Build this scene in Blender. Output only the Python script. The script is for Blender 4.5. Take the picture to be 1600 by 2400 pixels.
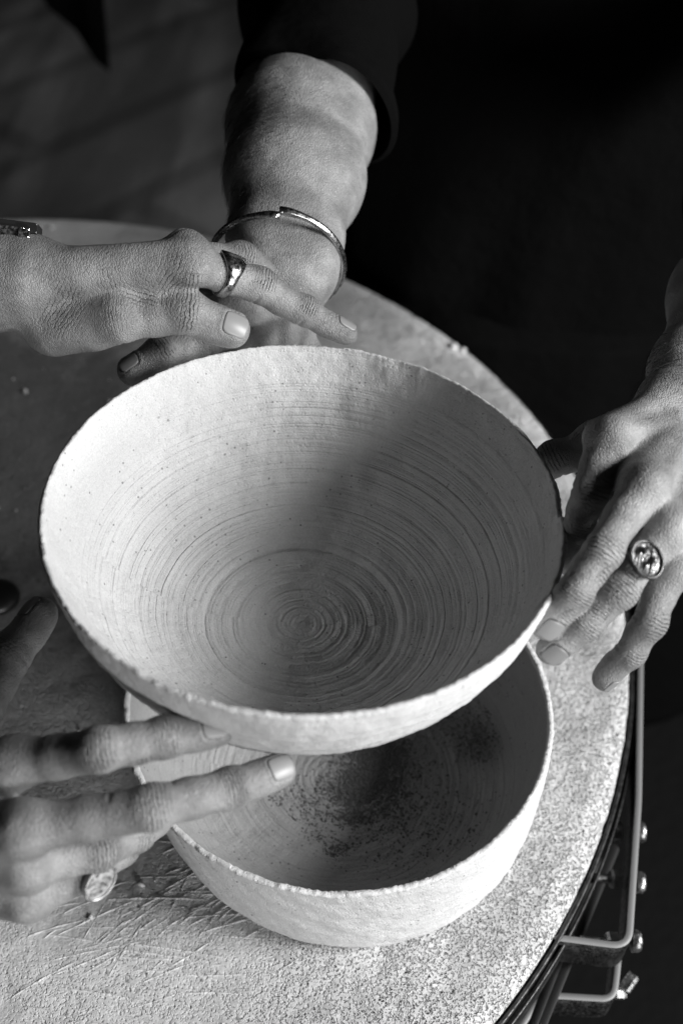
import bpy, bmesh, math, random
import numpy as np
from mathutils import Vector, Matrix
try:
    import openvdb as vdb
except ImportError:
    import pyopenvdb as vdb

for o in list(bpy.data.objects):
    bpy.data.objects.remove(o)
scene = bpy.context.scene
C = scene.collection
rnd = random.Random(7)
rng = np.random.default_rng(11)

# ------------------------------------------------------------------ camera
PITCH, ROLL, CAM_H, FPX = 0.78078, 0.06387, 0.74317, 2797.97
cF = np.array([0, math.cos(PITCH), -math.sin(PITCH)])
_r = np.array([1.0, 0, 0]); _u = np.cross(_r, cF)
cR = math.cos(ROLL) * _r + math.sin(ROLL) * _u
cU = -math.sin(ROLL) * _r + math.cos(ROLL) * _u
cC = np.array([0, 0, CAM_H])
cam_data = bpy.data.cameras.new('camera')
cam = bpy.data.objects.new('camera', cam_data)
C.objects.link(cam)
M3 = Matrix((cR, cU, -cF)).transposed()
cam.matrix_world = Matrix.Translation(Vector(cC)) @ M3.to_4x4()
cam_data.sensor_fit = 'HORIZONTAL'
cam_data.sensor_width = 24.0
cam_data.lens = FPX * 24.0 / 1600.0
cam_data.clip_start = 0.02
cam_data.clip_end = 200
cam_data.dof.use_dof = True
cam_data.dof.focus_distance = 0.705
cam_data.dof.aperture_fstop = 5.0
scene.camera = cam

# ------------------------------------------------------------------ world and lamps
world = bpy.data.worlds.new('World')
scene.world = world
world.use_nodes = True
world.node_tree.nodes['Background'].inputs[0].default_value = (0.5, 0.5, 0.5, 1)
world.node_tree.nodes['Background'].inputs[1].default_value = 0.006

def area_lamp(name, loc, target, size, power, spread=180):
    l = bpy.data.lights.new(name, 'AREA')
    l.shape = 'RECTANGLE'; l.size = size[0]; l.size_y = size[1]; l.energy = power
    l.spread = math.radians(spread)
    o = bpy.data.objects.new(name, l)
    C.objects.link(o)
    o.location = loc
    d = Vector(target) - Vector(loc)
    o.rotation_euler = d.to_track_quat('-Z', 'Y').to_euler()
    return o

area_lamp('window_light', (1.80, 0.0, 1.22), (0.0, 0.5, 0.2), (0.80, 0.66), 74)     # the hard window on the right
area_lamp('front_fill_light', (0.95, -1.30, 0.34), (0.0, 0.4, 0.15), (0.6, 0.45), 27)   # added fill lamp, lower and dimmer, behind the camera

scene.view_settings.view_transform = 'Standard'
scene.view_settings.look = 'None'
scene.view_settings.exposure = 0
scene.view_settings.gamma = 1

# ------------------------------------------------------------------ helpers
def at(px, py, d):
    """world point seen at photo pixel (px, py), d metres along the optical axis"""
    return cC + d * (cF + (px - 800) / FPX * cR - (py - 1200) / FPX * cU)

def atz(px, py, z):
    v = cF + (px - 800) / FPX * cR - (py - 1200) / FPX * cU
    return cC + v * (z - CAM_H) / v[2]

def nrm(v):
    v = np.asarray(v, float)
    return v / (np.linalg.norm(v) + 1e-12)

def camdir(r, u, t):
    """direction given as (image right, image up, towards the camera)"""
    return nrm(r * cR + u * cU - t * cF)

def tag(o, label=None, cat=None, group=None, kind=None):
    if label: o['label'] = label
    if cat: o['category'] = cat
    if group: o['group'] = group
    if kind: o['kind'] = kind
    return o

def empty(name, loc=(0, 0, 0)):
    o = bpy.data.objects.new(name, None)
    o.empty_display_size = 0.02
    C.objects.link(o)
    o.location = loc
    return o

def link(name, me, mat, parent=None, smooth=True):
    o = bpy.data.objects.new(name, me)
    C.objects.link(o)
    if mat is not None and not me.materials:
        me.materials.append(mat)
    if smooth:
        me.polygons.foreach_set('use_smooth', [True] * len(me.polygons))
    if parent is not None:
        o.parent = parent
        bpy.context.view_layer.update() if False else None
        o.matrix_parent_inverse = Matrix.Translation(-Vector(parent.location))
    return o

def np_mesh(name, V, Q):
    """mesh from numpy verts and an (n,3|4) index array"""
    me = bpy.data.meshes.new(name)
    V = np.ascontiguousarray(V, np.float32); Q = np.ascontiguousarray(Q, np.int32)
    n, k = Q.shape
    me.vertices.add(len(V)); me.vertices.foreach_set('co', V.ravel())
    me.loops.add(n * k); me.loops.foreach_set('vertex_index', Q.ravel())
    me.polygons.add(n)
    me.polygons.foreach_set('loop_start', np.arange(0, n * k, k, dtype=np.int32))
    me.update(calc_edges=True)
    me.validate()
    return me

def grid_quads(nu, nv, wrap_u=False, wrap_v=False):
    """vertex (i, j) -> i * nv + j"""
    I = np.arange(nu if wrap_u else nu - 1); J = np.arange(nv if wrap_v else nv - 1)
    i, j = np.meshgrid(I, J, indexing='ij')
    i2 = (i + 1) % nu; j2 = (j + 1) % nv
    return np.stack([i * nv + j, i2 * nv + j, i2 * nv + j2, i * nv + j2], -1).reshape(-1, 4)

def bm_obj(name, bm, mat, parent=None, smooth=False):
    me = bpy.data.meshes.new(name)
    bmesh.ops.recalc_face_normals(bm, faces=bm.faces)
    bm.to_mesh(me); bm.free()
    return link(name, me, mat, parent, smooth)

class SineNoise:
    def __init__(self, seed, freq, n=14):
        g = np.random.default_rng(seed)
        k = g.normal(size=(n, 3)); k /= np.linalg.norm(k, axis=1)[:, None]
        self.k = k * freq * g.uniform(0.6, 1.6, (n, 1)) * 2 * np.pi
        self.p = g.uniform(0, 6.28, n); self.n = n
    def __call__(self, P):
        return np.sin(P @ self.k.T + self.p).sum(1) / math.sqrt(self.n / 2) * 0.7

def bezier_path(pts, r, n=6):
    """polyline with rounded corners"""
    pts = [np.asarray(p, float) for p in pts]
    out = [pts[0]]
    for a, b, c in zip(pts, pts[1:], pts[2:]):
        rr = min(r, 0.45 * np.linalg.norm(b - a), 0.45 * np.linalg.norm(c - b))
        p = b + nrm(a - b) * rr; q = b + nrm(c - b) * rr
        for t in np.linspace(0, 1, n):
            out.append((1 - t) ** 2 * p + 2 * t * (1 - t) * b + t * t * q)
    out.append(pts[-1])
    return np.array(out)

def sweep(name, path, prof, mat, parent=None, up=(0, 0, 1), closed=False, scale=None, smooth=True):
    """sweep a closed 2D profile (side, up) along a path"""
    path = np.asarray(path, float); prof = np.asarray(prof, float); n = len(path); m = len(prof)
    T = np.zeros_like(path)
    if closed:
        T = np.roll(path, -1, 0) - np.roll(path, 1, 0)
    else:
        T[1:-1] = path[2:] - path[:-2]; T[0] = path[1] - path[0]; T[-1] = path[-1] - path[-2]
    T /= np.linalg.norm(T, axis=1)[:, None]
    up = np.asarray(up, float)
    ups = np.broadcast_to(up, path.shape) if up.ndim == 1 else up
    S = np.cross(T, ups); S /= np.linalg.norm(S, axis=1)[:, None]
    N = np.cross(S, T)
    sc = np.ones(n) if scale is None else np.asarray(scale)
    V = path[:, None] + sc[:, None, None] * (prof[None, :, :1] * S[:, None] + prof[None, :, 1:] * N[:, None])
    Q = grid_quads(n, m, closed, True)
    me = np_mesh(name, V.reshape(-1, 3), Q)
    if not closed:
        bm = bmesh.new(); bm.from_mesh(me); bm.verts.ensure_lookup_table()
        bm.faces.new([bm.verts[j] for j in range(m)])
        bm.faces.new([bm.verts[(n - 1) * m + j] for j in range(m)])
        bmesh.ops.recalc_face_normals(bm, faces=bm.faces)
        bm.to_mesh(me); bm.free()
    else:
        bm = bmesh.new(); bm.from_mesh(me)
        bmesh.ops.recalc_face_normals(bm, faces=bm.faces)
        bm.to_mesh(me); bm.free()
    o = link(name, me, mat, parent, smooth)
    return o

def rect_prof(w, h, b=0.0006):
    w /= 2; h /= 2
    return [(-w + b, -h), (w - b, -h), (w, -h + b), (w, h - b), (w - b, h), (-w + b, h), (-w, h - b), (-w, -h + b)]

def circ_prof(r, n=12):
    return [(r * math.cos(t), r * math.sin(t)) for t in np.linspace(0, 2 * math.pi, n, endpoint=False)]

# ------------------------------------------------------------------ materials
class Mat:
    def __init__(self, name, col=0.5, rough=0.7, metal=0.0, spec=0.3):
        self.m = bpy.data.materials.new(name); self.m.use_nodes = True
        self.t = self.m.node_tree; self.N = self.t.nodes; self.L = self.t.links
        self.b = self.N['Principled BSDF']
        self.b.inputs['Base Color'].default_value = (col, col, col, 1)
        self.b.inputs['Roughness'].default_value = rough
        self.b.inputs['Metallic'].default_value = metal
        self.b.inputs['Specular IOR Level'].default_value = spec
        self._co = None
    def n(self, typ, **kw):
        x = self.N.new('ShaderNode' + typ)
        for k, v in kw.items():
            if k in x.inputs.keys(): x.inputs[k].default_value = v
            else: setattr(x, k, v)
        return x
    def co(self, scale=(1, 1, 1), rot=(0, 0, 0), loc=(0, 0, 0)):
        if self._co is None: self._co = self.n('TexCoord')
        mp = self.n('Mapping'); mp.inputs['Scale'].default_value = scale
        mp.inputs['Rotation'].default_value = rot; mp.inputs['Location'].default_value = loc
        self.L.new(self._co.outputs['Object'], mp.inputs[0]); return mp.outputs[0]
    def noise(self, vec, scale, detail=3, rough=0.55, dist=0.0):
        x = self.n('TexNoise', Scale=scale, Detail=detail, Roughness=rough, Distortion=dist)
        self.L.new(vec, x.inputs['Vector']); return x.outputs['Fac']
    def voro(self, vec, scale, feature='F1', rand=1.0):
        x = self.n('TexVoronoi'); x.feature = feature; x.inputs['Scale'].default_value = scale
        x.inputs['Randomness'].default_value = rand
        self.L.new(vec, x.inputs['Vector']); return x.outputs['Distance']
    def ramp(self, fac, a, b, va=0.0, vb=1.0, interp='SMOOTHSTEP'):
        x = self.n('MapRange'); x.interpolation_type = interp
        x.inputs['From Min'].default_value = a; x.inputs['From Max'].default_value = b
        x.inputs['To Min'].default_value = va; x.inputs['To Max'].default_value = vb
        self.L.new(fac, x.inputs['Value']); return x.outputs[0]
    def math(self, op, a, b=None):
        x = self.n('Math', operation=op)
        for i, v in enumerate((a, b)):
            if v is None: continue
            if isinstance(v, (int, float)): x.inputs[i].default_value = v
            else: self.L.new(v, x.inputs[i])
        return x.outputs[0]
    def color(self, fac):
        """a grey value socket drives the base colour"""
        c = self.n('CombineColor')
        for i in range(3): self.L.new(fac, c.inputs[i])
        self.L.new(c.outputs[0], self.b.inputs['Base Color'])
    def bump(self, h, dist, strength=1.0):
        x = self.n('Bump'); x.inputs['Strength'].default_value = strength; x.inputs['Distance'].default_value = dist
        self.L.new(h, x.inputs['Height'])
        prev = self.b.inputs['Normal'].links
        if prev: self.L.new(prev[0].from_socket, x.inputs['Normal'])
        self.L.new(x.outputs[0], self.b.inputs['Normal'])
    def rough(self, s): self.L.new(s, self.b.inputs['Roughness'])

def m_clay(name, base, seed, ringed=None):
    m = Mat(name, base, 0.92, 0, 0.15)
    v = m.co(loc=(seed, seed * 0.7, 0))
    big = m.ramp(m.noise(v, 14, 4), 0.3, 0.7, base * 0.93, base * 1.05)
    spk = m.ramp(m.voro(v, 190), 0.10, 0.17, 0.45, 1.0)          # grog specks
    gate = m.ramp(m.noise(v, 60, 2), 0.50, 0.58, 1.0, 0.0)
    spk = m.math('MAXIMUM', spk, gate)
    fine = m.ramp(m.noise(v, 900, 2), 0.3, 0.7, 0.93, 1.06)
    m.color(m.math('MULTIPLY', m.math('MULTIPLY', big, spk), fine))
    m.bump(m.noise(v, 1000, 3, 0.6), 0.0007, 0.75)
    m.bump(m.ramp(m.voro(v, 330), 0.10, 0.32), 0.00035, 0.6)
    if ringed:                                          # fine throwing lines follow the radius, with a slight spiral
        sp = m.n('SeparateXYZ'); m.L.new(m.co(), sp.inputs[0])
        rr = m.math('SQRT', m.math('ADD', m.math('MULTIPLY', sp.outputs[0], sp.outputs[0]), m.math('MULTIPLY', sp.outputs[1], sp.outputs[1])))
        ang = m.math('ARCTAN2', sp.outputs[1], sp.outputs[0])
        w = m.math('ADD', m.math('ADD', rr, m.math('MULTIPLY', sp.outputs[2], 0.85)), m.math('MULTIPLY', ang, 0.0030 / 6.283))
        w = m.math('ADD', w, m.math('MULTIPLY', m.noise(m.co(), 18, 2), 0.0016))
        tot = None
        for fq, amp in ((620, 0.34), (1500, 0.07), (260, 0.85), (120, 1.1)):
            x = m.n('TexNoise', Detail=1.0); x.noise_dimensions = '1D'; x.inputs['Scale'].default_value = 1.0
            m.L.new(m.math('MULTIPLY', w, float(fq)), x.inputs['W'])
            t = m.math('MULTIPLY', x.outputs['Fac'], amp)
            tot = t if tot is None else m.math('ADD', tot, t)
        # deeper single grooves every six millimetres up the wall
        fr = m.math('FRACT', m.math('DIVIDE', m.math('ADD', w, m.math('MULTIPLY', m.noise(m.co(loc=(7, 3, 1)), 9, 2), 0.004)), 0.0061))
        gv = m.ramp(m.math('ABSOLUTE', m.math('SUBTRACT', fr, 0.5)), 0.0, 0.11, 0.0, 1.0)
        gv = m.math('MULTIPLY', gv, m.ramp(rr, 0.05, 0.07, 0.0, 0.16))
        tot = m.math('ADD', tot, gv)
        gate = m.ramp(sp.outputs[2], -ringed[0], -ringed[1], 1.0, ringed[2])
        brk = m.ramp(m.noise(m.co(loc=(4, 1, 2)), 30, 2), 0.3, 0.65, 0.62, 1.0)
        m.bump(m.math('MULTIPLY', m.math('MULTIPLY', tot, gate), brk), 0.0018, 0.85)
    return m.m

def m_skin(name, base, seed=0.0):
    m = Mat(name, base, 0.52, 0, 0.55)
    v = m.co(loc=(seed, 0, seed)); 
    mott = m.ramp(m.noise(v, 60, 4), 0.3, 0.72, base * 0.80, base * 1.16)
    spots = m.ramp(m.noise(v, 320, 2), 0.60, 0.74, 1.0, 0.78)
    spots = m.math('MULTIPLY', spots, m.ramp(m.noise(m.co(loc=(seed + 9, 4, 1)), 26, 3, 0.6), 0.36, 0.62, 0.78, 1.06))   # clay dirt worked into the skin
    # folds over the joints: attributes hold the distance along the finger and where the folds are
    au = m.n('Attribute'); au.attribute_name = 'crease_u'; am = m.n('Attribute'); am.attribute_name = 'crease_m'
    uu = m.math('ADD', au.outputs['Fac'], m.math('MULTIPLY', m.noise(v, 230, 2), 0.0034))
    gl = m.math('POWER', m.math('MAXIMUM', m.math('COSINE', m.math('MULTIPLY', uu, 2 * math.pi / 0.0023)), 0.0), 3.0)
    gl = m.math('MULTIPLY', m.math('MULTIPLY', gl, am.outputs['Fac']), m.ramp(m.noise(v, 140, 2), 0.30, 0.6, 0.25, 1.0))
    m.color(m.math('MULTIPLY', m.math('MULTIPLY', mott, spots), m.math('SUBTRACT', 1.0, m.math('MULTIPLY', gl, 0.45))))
    # crossing skin lines: cells stretched two ways
    w = m.n('VectorMath', operation='MULTIPLY_ADD')
    nz = m.n('TexNoise', Scale=240.0, Detail=2.0); m.L.new(v, nz.inputs['Vector'])
    m.L.new(nz.outputs['Color'], w.inputs[0]); w.inputs[1].default_value = (0.0009,) * 3
    m.L.new(v, w.inputs[2])
    cells = m.ramp(m.voro(w.outputs[0], 820, 'DISTANCE_TO_EDGE'), 0.0, 0.24)
    st = m.n('Mapping'); st.inputs['Scale'].default_value = (1.0, 0.38, 0.7); st.inputs['Rotation'].default_value = (0.3, 0.5, 0.9)
    m.L.new(w.outputs[0], st.inputs[0])
    cells2 = m.ramp(m.voro(st.outputs[0], 640, 'DISTANCE_TO_EDGE'), 0.0, 0.20)
    m.bump(m.noise(v, 120, 3, 0.5), 0.0007, 0.35)
    m.bump(m.math('SUBTRACT', 1.0, gl), 0.0021, 1.0)
    m.bump(cells, 0.00020, 0.7)
    m.bump(cells2, 0.00024, 0.7)
    m.rough(m.ramp(m.noise(v, 400, 2), 0.3, 0.7, 0.36, 0.58))
    return m.m

def m_metal(name, base, rough, scratch=0.3):
    m = Mat(name, base, rough, 1.0, 0.5)
    v = m.co()
    m.rough(m.ramp(m.noise(v, 500, 3), 0.3, 0.7, rough * 0.7, rough * 1.5))
    m.color(m.ramp(m.noise(v, 160, 4), 0.35, 0.7, base * (1 - scratch), base))
    m.bump(m.noise(v, 700, 2), 0.0002, 0.5)
    return m.m

def m_cloth(name, base):
    m = Mat(name, base, 0.95, 0, 0.05)
    v = m.co()
    m.bump(m.noise(v, 18, 3), 0.02, 0.4)
    m.bump(m.noise(v, 1200, 2), 0.0006, 0.5)
    return m.m

M = {}
M['clay_up'] = m_clay('pale_bisque_clay', 0.60, 0.0, (0.050, 0.010, 0.22))
M['clay_low'] = m_clay('pale_bisque_clay_dusty', 0.60, 3.1)
M['crumb'] = m_clay('dry_clay_crumb', 0.16, 1.7)
M['clay_in_shade'] = m_clay('clay_with_painted_shade', 0.36, 5.2, (0.05, 0.01, 0.4))  # inside of the lower bowl: the upper bowl's shade put into a darker clay
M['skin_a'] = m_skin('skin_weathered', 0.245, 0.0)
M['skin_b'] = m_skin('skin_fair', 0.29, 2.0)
M['nail'] = Mat('fingernail', 0.25, 0.38, 0, 0.45).m
M['silver'] = m_metal('polished_silver', 0.80, 0.24, 0.15)
M['satin_silver'] = m_metal('satin_silver', 0.55, 0.42, 0.35)
M['rod_steel'] = Mat('smooth_steel_rod', 0.5, 0.35, 1.0).m
M['old_silver'] = m_metal('worn_dark_silver', 0.55, 0.24, 0.5)
M['steel'] = m_metal('worn_steel_bar', 0.50, 0.38, 0.5)
M['dark_silver'] = m_metal('engraved_dark_silver', 0.26, 0.38, 0.5)
M['lit_worn_edge'] = Mat('lit_worn_bar_edge', 0.24, 0.55, 0.35).m  # paler than the bar sides: light on the top edge put into the colour
M['black_steel'] = m_metal('blackened_steel', 0.10, 0.45, 0.5)
M['black_cloth'] = m_cloth('black_cotton', 0.0026)
M['strap'] = Mat('black_strap', 0.012, 0.4, 0, 0.4).m

# ------------------------------------------------------------------ floor
def make_floor():
    m = Mat('concrete_floor', 0.2, 0.85, 0, 0.2)
    v = m.co()
    a = m.ramp(m.noise(v, 1.1, 4, 0.6), 0.3, 0.7, 0.7, 1.15)
    st = m.co(scale=(3.2, 0.45, 1), rot=(0, 0, math.radians(33)))
    b = m.ramp(m.noise(st, 1.7, 3), 0.35, 0.66, 0.55, 1.25)
    g = m.ramp(m.noise(v, 160, 2), 0.25, 0.75, 0.7, 1.3)
    bd = m.n('TexBrick'); bd.offset = 0.4; bd.inputs['Scale'].default_value = 1.0; bd.inputs['Brick Width'].default_value = 1.7; bd.inputs['Row Height'].default_value = 0.34
    bd.inputs['Mortar Size'].default_value = 0.05; bd.inputs['Mortar Smooth'].default_value = 0.6; bd.inputs['Color1'].default_value = (1, 1, 1, 1); bd.inputs['Color2'].default_value = (0.8, 0.8, 0.8, 1); bd.inputs['Mortar'].default_value = (0.6, 0.6, 0.6, 1)
    m.L.new(m.co(rot=(0, 0, math.radians(-52))), bd.inputs['Vector'])
    g = m.math('MULTIPLY', g, bd.outputs['Color'])
    m.color(m.math('MULTIPLY', m.math('MULTIPLY', m.math('MULTIPLY', a, b), g), 0.22))
    m.bump(m.noise(v, 40, 4), 0.01, 0.4)
    V = np.array([(-40, -30, -0.8), (40, -30, -0.8), (40, 60, -0.8), (-40, 60, -0.8)])
    o = link('floor', np_mesh('floor', V, np.array([[0, 1, 2, 3]])), m.m, None, False)
    tag(o, kind='structure')
    # added black mat that darkens the floor right of the table
    mm = Mat('black_mat_surface', 0.006, 0.9, 0, 0.1)
    mm.bump(mm.voro(mm.co(), 60), 0.003, 0.5)
    bm = bmesh.new()
    bmesh.ops.create_cube(bm, size=1, matrix=Matrix.Translation((1.02, 1.1, -0.791)) @ Matrix.Diagonal((1.75, 4.6, 0.016, 1)))
    bmesh.ops.bevel(bm, geom=bm.edges[:], offset=0.004, segments=2)
    o = bm_obj('added_floor_mat', bm, mm.m)
    tag(o, 'black mat added on the floor to the right of the round table', 'mat')
make_floor()

# ------------------------------------------------------------------ round table
TC = np.array([-0.308, 0.657]); TR = 0.5475
def m_table():
    m = Mat('plaster_tabletop', 0.5, 0.93, 0, 0.12)
    v = m.co()
    L = m.L
    # where the relief is: crumbs of dried slip near the rim and on the camera side, scratches to the left
    pit_gate = m.ramp(m.noise(m.co(loc=(0.3, 0.1, 0)), 7.5, 3, 0.6), 0.40, 0.56)
    geo = m.n('SeparateXYZ'); L.new(m._co.outputs['Object'], geo.inputs[0])
    right = m.ramp(geo.outputs['X'], 0.24, 0.38)                 # object space is table-centred
    right = m.math('MULTIPLY', right, m.ramp(m.noise(m.co(loc=(6, 2, 0)), 13, 3, 0.6), 0.34, 0.60, 0.30, 1.0))
    pit_gate = m.math('MINIMUM', m.math('ADD', m.math('MULTIPLY', pit_gate, 0.14), right), 1.0)
    wv = m.n('VectorMath', operation='MULTIPLY_ADD')
    nz = m.n('TexNoise', Scale=120.0, Detail=2.0); L.new(v, nz.inputs['Vector'])
    L.new(nz.outputs['Color'], wv.inputs[0]); wv.inputs[1].default_value = (0.004,) * 3; L.new(v, wv.inputs[2])
    pits = m.ramp(m.noise(wv.outputs[0], 300, 2, 0.6), 0.34, 0.48)
    pits2 = m.math('MULTIPLY', m.ramp(m.noise(v, 520, 1, 0.5), 0.28, 0.48), 1.1)
    gr = m.math('ADD', m.math('MULTIPLY', pits, 0.6), pits2)
    gr = m.math('MULTIPLY', gr, pit_gate)
    dots = m.ramp(m.voro(wv.outputs[0], 300), 0.16, 0.34, 0.0, 1.0)
    dg = m.math('MULTIPLY', m.ramp(m.noise(m.co(loc=(2, 5, 0)), 70, 2), 0.44, 0.56), pit_gate)
    dots = m.math('SUBTRACT', 1.0, m.math('MULTIPLY', m.math('SUBTRACT', 1.0, dots), dg))
    m.bump(m.noise(v, 20, 3, 0.5), 0.008, 0.5)
    m.bump(m.noise(v, 420, 3), 0.0006, 0.6)
    m.bump(gr, 0.0034, 1.0)
    m.bump(dots, 0.0022, 1.0)
    rad = m.n('VectorMath', operation='LENGTH')
    fl = m.n('VectorMath', operation='MULTIPLY'); fl.inputs[1].default_value = (1, 1, 0)
    L.new(m._co.outputs['Object'], fl.inputs[0]); L.new(fl.outputs[0], rad.inputs[0])
    rim = m.ramp(rad.outputs['Value'], TR - 0.022, TR - 0.012, 1.0, 1.22)   # worn bare plaster border
    tone = m.ramp(m.noise(v, 9, 5, 0.6), 0.28, 0.74, 0.48, 0.66)
    fine = m.ramp(m.noise(v, 300, 3), 0.3, 0.7, 0.86, 1.1)
    spots = m.ramp(m.voro(m.co(loc=(1, 2, 0)), 85), 0.05, 0.16, 0.55, 1.0)
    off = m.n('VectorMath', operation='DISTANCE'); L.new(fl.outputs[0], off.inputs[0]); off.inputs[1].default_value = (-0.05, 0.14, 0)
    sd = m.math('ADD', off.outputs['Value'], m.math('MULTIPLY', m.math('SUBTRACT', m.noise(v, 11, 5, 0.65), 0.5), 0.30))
    shade_patch = m.ramp(sd, 0.15, 0.31, 0.24, 1.0)                     # shadow below the hand and bowl painted into the left half
    tone = m.math('MULTIPLY', tone, shade_patch)
    hole = m.ramp(m.math('MULTIPLY', m.math('SUBTRACT', 1.0, pits2), pit_gate), 0.55, 0.95, 1.0, 0.90)
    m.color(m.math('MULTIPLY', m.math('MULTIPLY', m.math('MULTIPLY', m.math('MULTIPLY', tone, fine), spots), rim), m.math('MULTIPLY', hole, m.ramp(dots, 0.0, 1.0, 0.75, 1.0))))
    return m.m

def make_table():
    root = empty('round_table', (TC[0], TC[1], -0.8))
    tag(root, 'round plaster topped work table with scratched dusty surface under the bowls', 'table')
    prof = [(0.0, 0)] + [(TR * t, 0.0) for t in np.linspace(0.08, 0.97, 24)] + \
           [(TR - 0.004, -0.0004), (TR - 0.0015, -0.0018), (TR, -0.005), (TR, -0.026), (TR - 0.01, -0.032), (0.02, -0.032)]
    n = 400
    th = np.linspace(0, 2 * np.pi, n, endpoint=False)
    V = []
    wob = SineNoise(5, 9)
    for k, (r, z) in enumerate(prof):
        P = np.stack([r * np.cos(th), r * np.sin(th), np.full(n, z)], 1)
        if r > TR * 0.9 and z > -0.02:
            ch = SineNoise(6, 26)(P)
            P[:, 2] += np.minimum(0, -0.0016 * (ch - 0.9).clip(0)) * (r > TR - 0.006)
            P[:, :2] *= (1 - 0.0012 * SineNoise(8, 60)(P).clip(0))[:, None]
        V.append(P)
    V = np.concatenate(V)
    me = np_mesh('tabletop', V, grid_quads(len(prof), n, False, True)[:, ::-1])
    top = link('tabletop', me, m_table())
    top.location = (TC[0], TC[1], 0)
    top.parent = root; top.matrix_parent_inverse = Matrix.Translation((-TC[0], -TC[1], 0.8))
    circ = lambda r, z, n=300: np.stack([TC[0] + r * np.cos(np.linspace(0, 2*np.pi, n, endpoint=False)),
                                         TC[1] + r * np.sin(np.linspace(0, 2*np.pi, n, endpoint=False)), np.full(n, z)], 1)
    sweep('edge_band', circ(TR + 0.0032, -0.018), rect_prof(0.0028, 0.024), M['black_steel'], root, closed=True)
    sweep('hoop', circ(TR + 0.0075, -0.024), rect_prof(0.0022, 0.024), M['black_steel'], root, closed=True)
    def lit_worn_top(o):                                         # worn top edges of the bars, light on them put into a paler colour
        me = o.data; me.materials.append(M['lit_worn_edge'])
        for p in me.polygons:
            if p.normal.z > 0.6: p.material_index = 1
    # flat bar frame bolted to the hoop
    zb = -0.022
    P = [atz(x, y, zb) for x, y in ((1292, 2228), (1300, 2222), (1462, 2243), (1486, 1900), (1492, 1560), (1489, 1400))]
    path = bezier_path(P, 0.012, 8)
    lit_worn_top(sweep('frame_bar', path, rect_prof(0.0046, 0.030), M['black_steel'], root, smooth=False))
    zb2 = -0.075
    P = [atz(x, y, zb2) for x, y in ((1150, 2520), (1262, 2352), (1428, 2362), (1436, 2300), (1440, 2260))]
    lit_worn_top(sweep('lower_bracket', bezier_path(P, 0.010, 8), rect_prof(0.0046, 0.028), M['black_steel'], root, smooth=False))
    # bolts through the bar, nuts and thread inside
    def hexa(name, c, axis, r, h, mat, dome=False, sides=6):
        c = np.asarray(c); a = nrm(axis)
        pr = [(r, 0), (r, h * 0.75), (r * 0.85, h), (0.0001, h * (1.15 if dome else 1.0))]
        b1 = nrm(np.cross(a, (0, 0.3, 1))); b2 = np.cross(a, b1); V = []
        for rr, hh in [(0.0001, 0)] + pr:
            for k in range(sides):
                t = 2 * math.pi * k / sides
                V.append(c + a * hh + rr * (b1 * math.cos(t) + b2 * math.sin(t)))
        bm = bmesh.new(); vs = [bm.verts.new(v) for v in V]
        for i in range(4):
            for k in range(sides):
                bm.faces.new((vs[i*sides+k], vs[i*sides+(k+1) % sides], vs[(i+1)*sides+(k+1) % sides], vs[(i+1)*sides+k]))
        bmesh.ops.remove_doubles(bm, verts=bm.verts, dist=0.0003)
        return bm_obj(name, bm, mat, root, sides > 8)
    out = nrm(np.array([1, 0.02, 0]))
    for (x, y) in ((1486, 1950), (1484, 2068), (1474, 2206)):
        hexa('bolt', atz(x, y, zb - 0.001) + out * 0.0015, out, 0.0075, 0.006, M['steel'], True, 16)
    for (x, y, w) in ((1455, 2062, 0.008), (1446, 2210, 0.008), (1455, 1950, 0.006)):
        c = atz(x, y, zb - 0.001)
        hexa('nut', c, -out, 0.0072, w, M['steel'])
        tp = np.array([c - out * t for t in np.linspace(0.0, 0.026, 27)])
        sweep('bolt_thread', tp, circ_prof(0.0032, 10), M['steel'], root, scale=[1 + 0.14 * (i % 2) for i in range(27)])
    hexa('bolt', atz(1462, 2296, -0.07), out * 0.6 + np.array([0, -0.5, 0]), 0.0075, 0.008, M['steel'], False, 6)
    hexa('bolt', atz(1442, 2325, -0.085), out, 0.0055, 0.007, M['steel'], False, 6)
    # legs: steel tubes under the top, and a spindle
    for (x, y, z, r) in ((1438, 1990, -0.06, 0.004), (1332, 2190, -0.06, 0.004), (1288, 2330, -0.10, 0.006)):
        p = atz(x, y, z)
        sweep('rod', np.array([p + (0, 0, 0.028), p, p + (-0.02, 0.02, -0.30), p + (-0.03, 0.03, -0.8 - z)]), circ_prof(r, 14), M['rod_steel'], root)
    for a in (70, 190, 310):
        c = np.array([TC[0] + 0.36 * math.cos(math.radians(a)), TC[1] + 0.36 * math.sin(math.radians(a)), 0])
        sweep('leg', np.array([c + (0, 0, -0.033), c + (0, 0, -0.4), c + (0, 0, -0.799)]), circ_prof(0.024, 20), M['black_steel'], root)
make_table()

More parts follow.
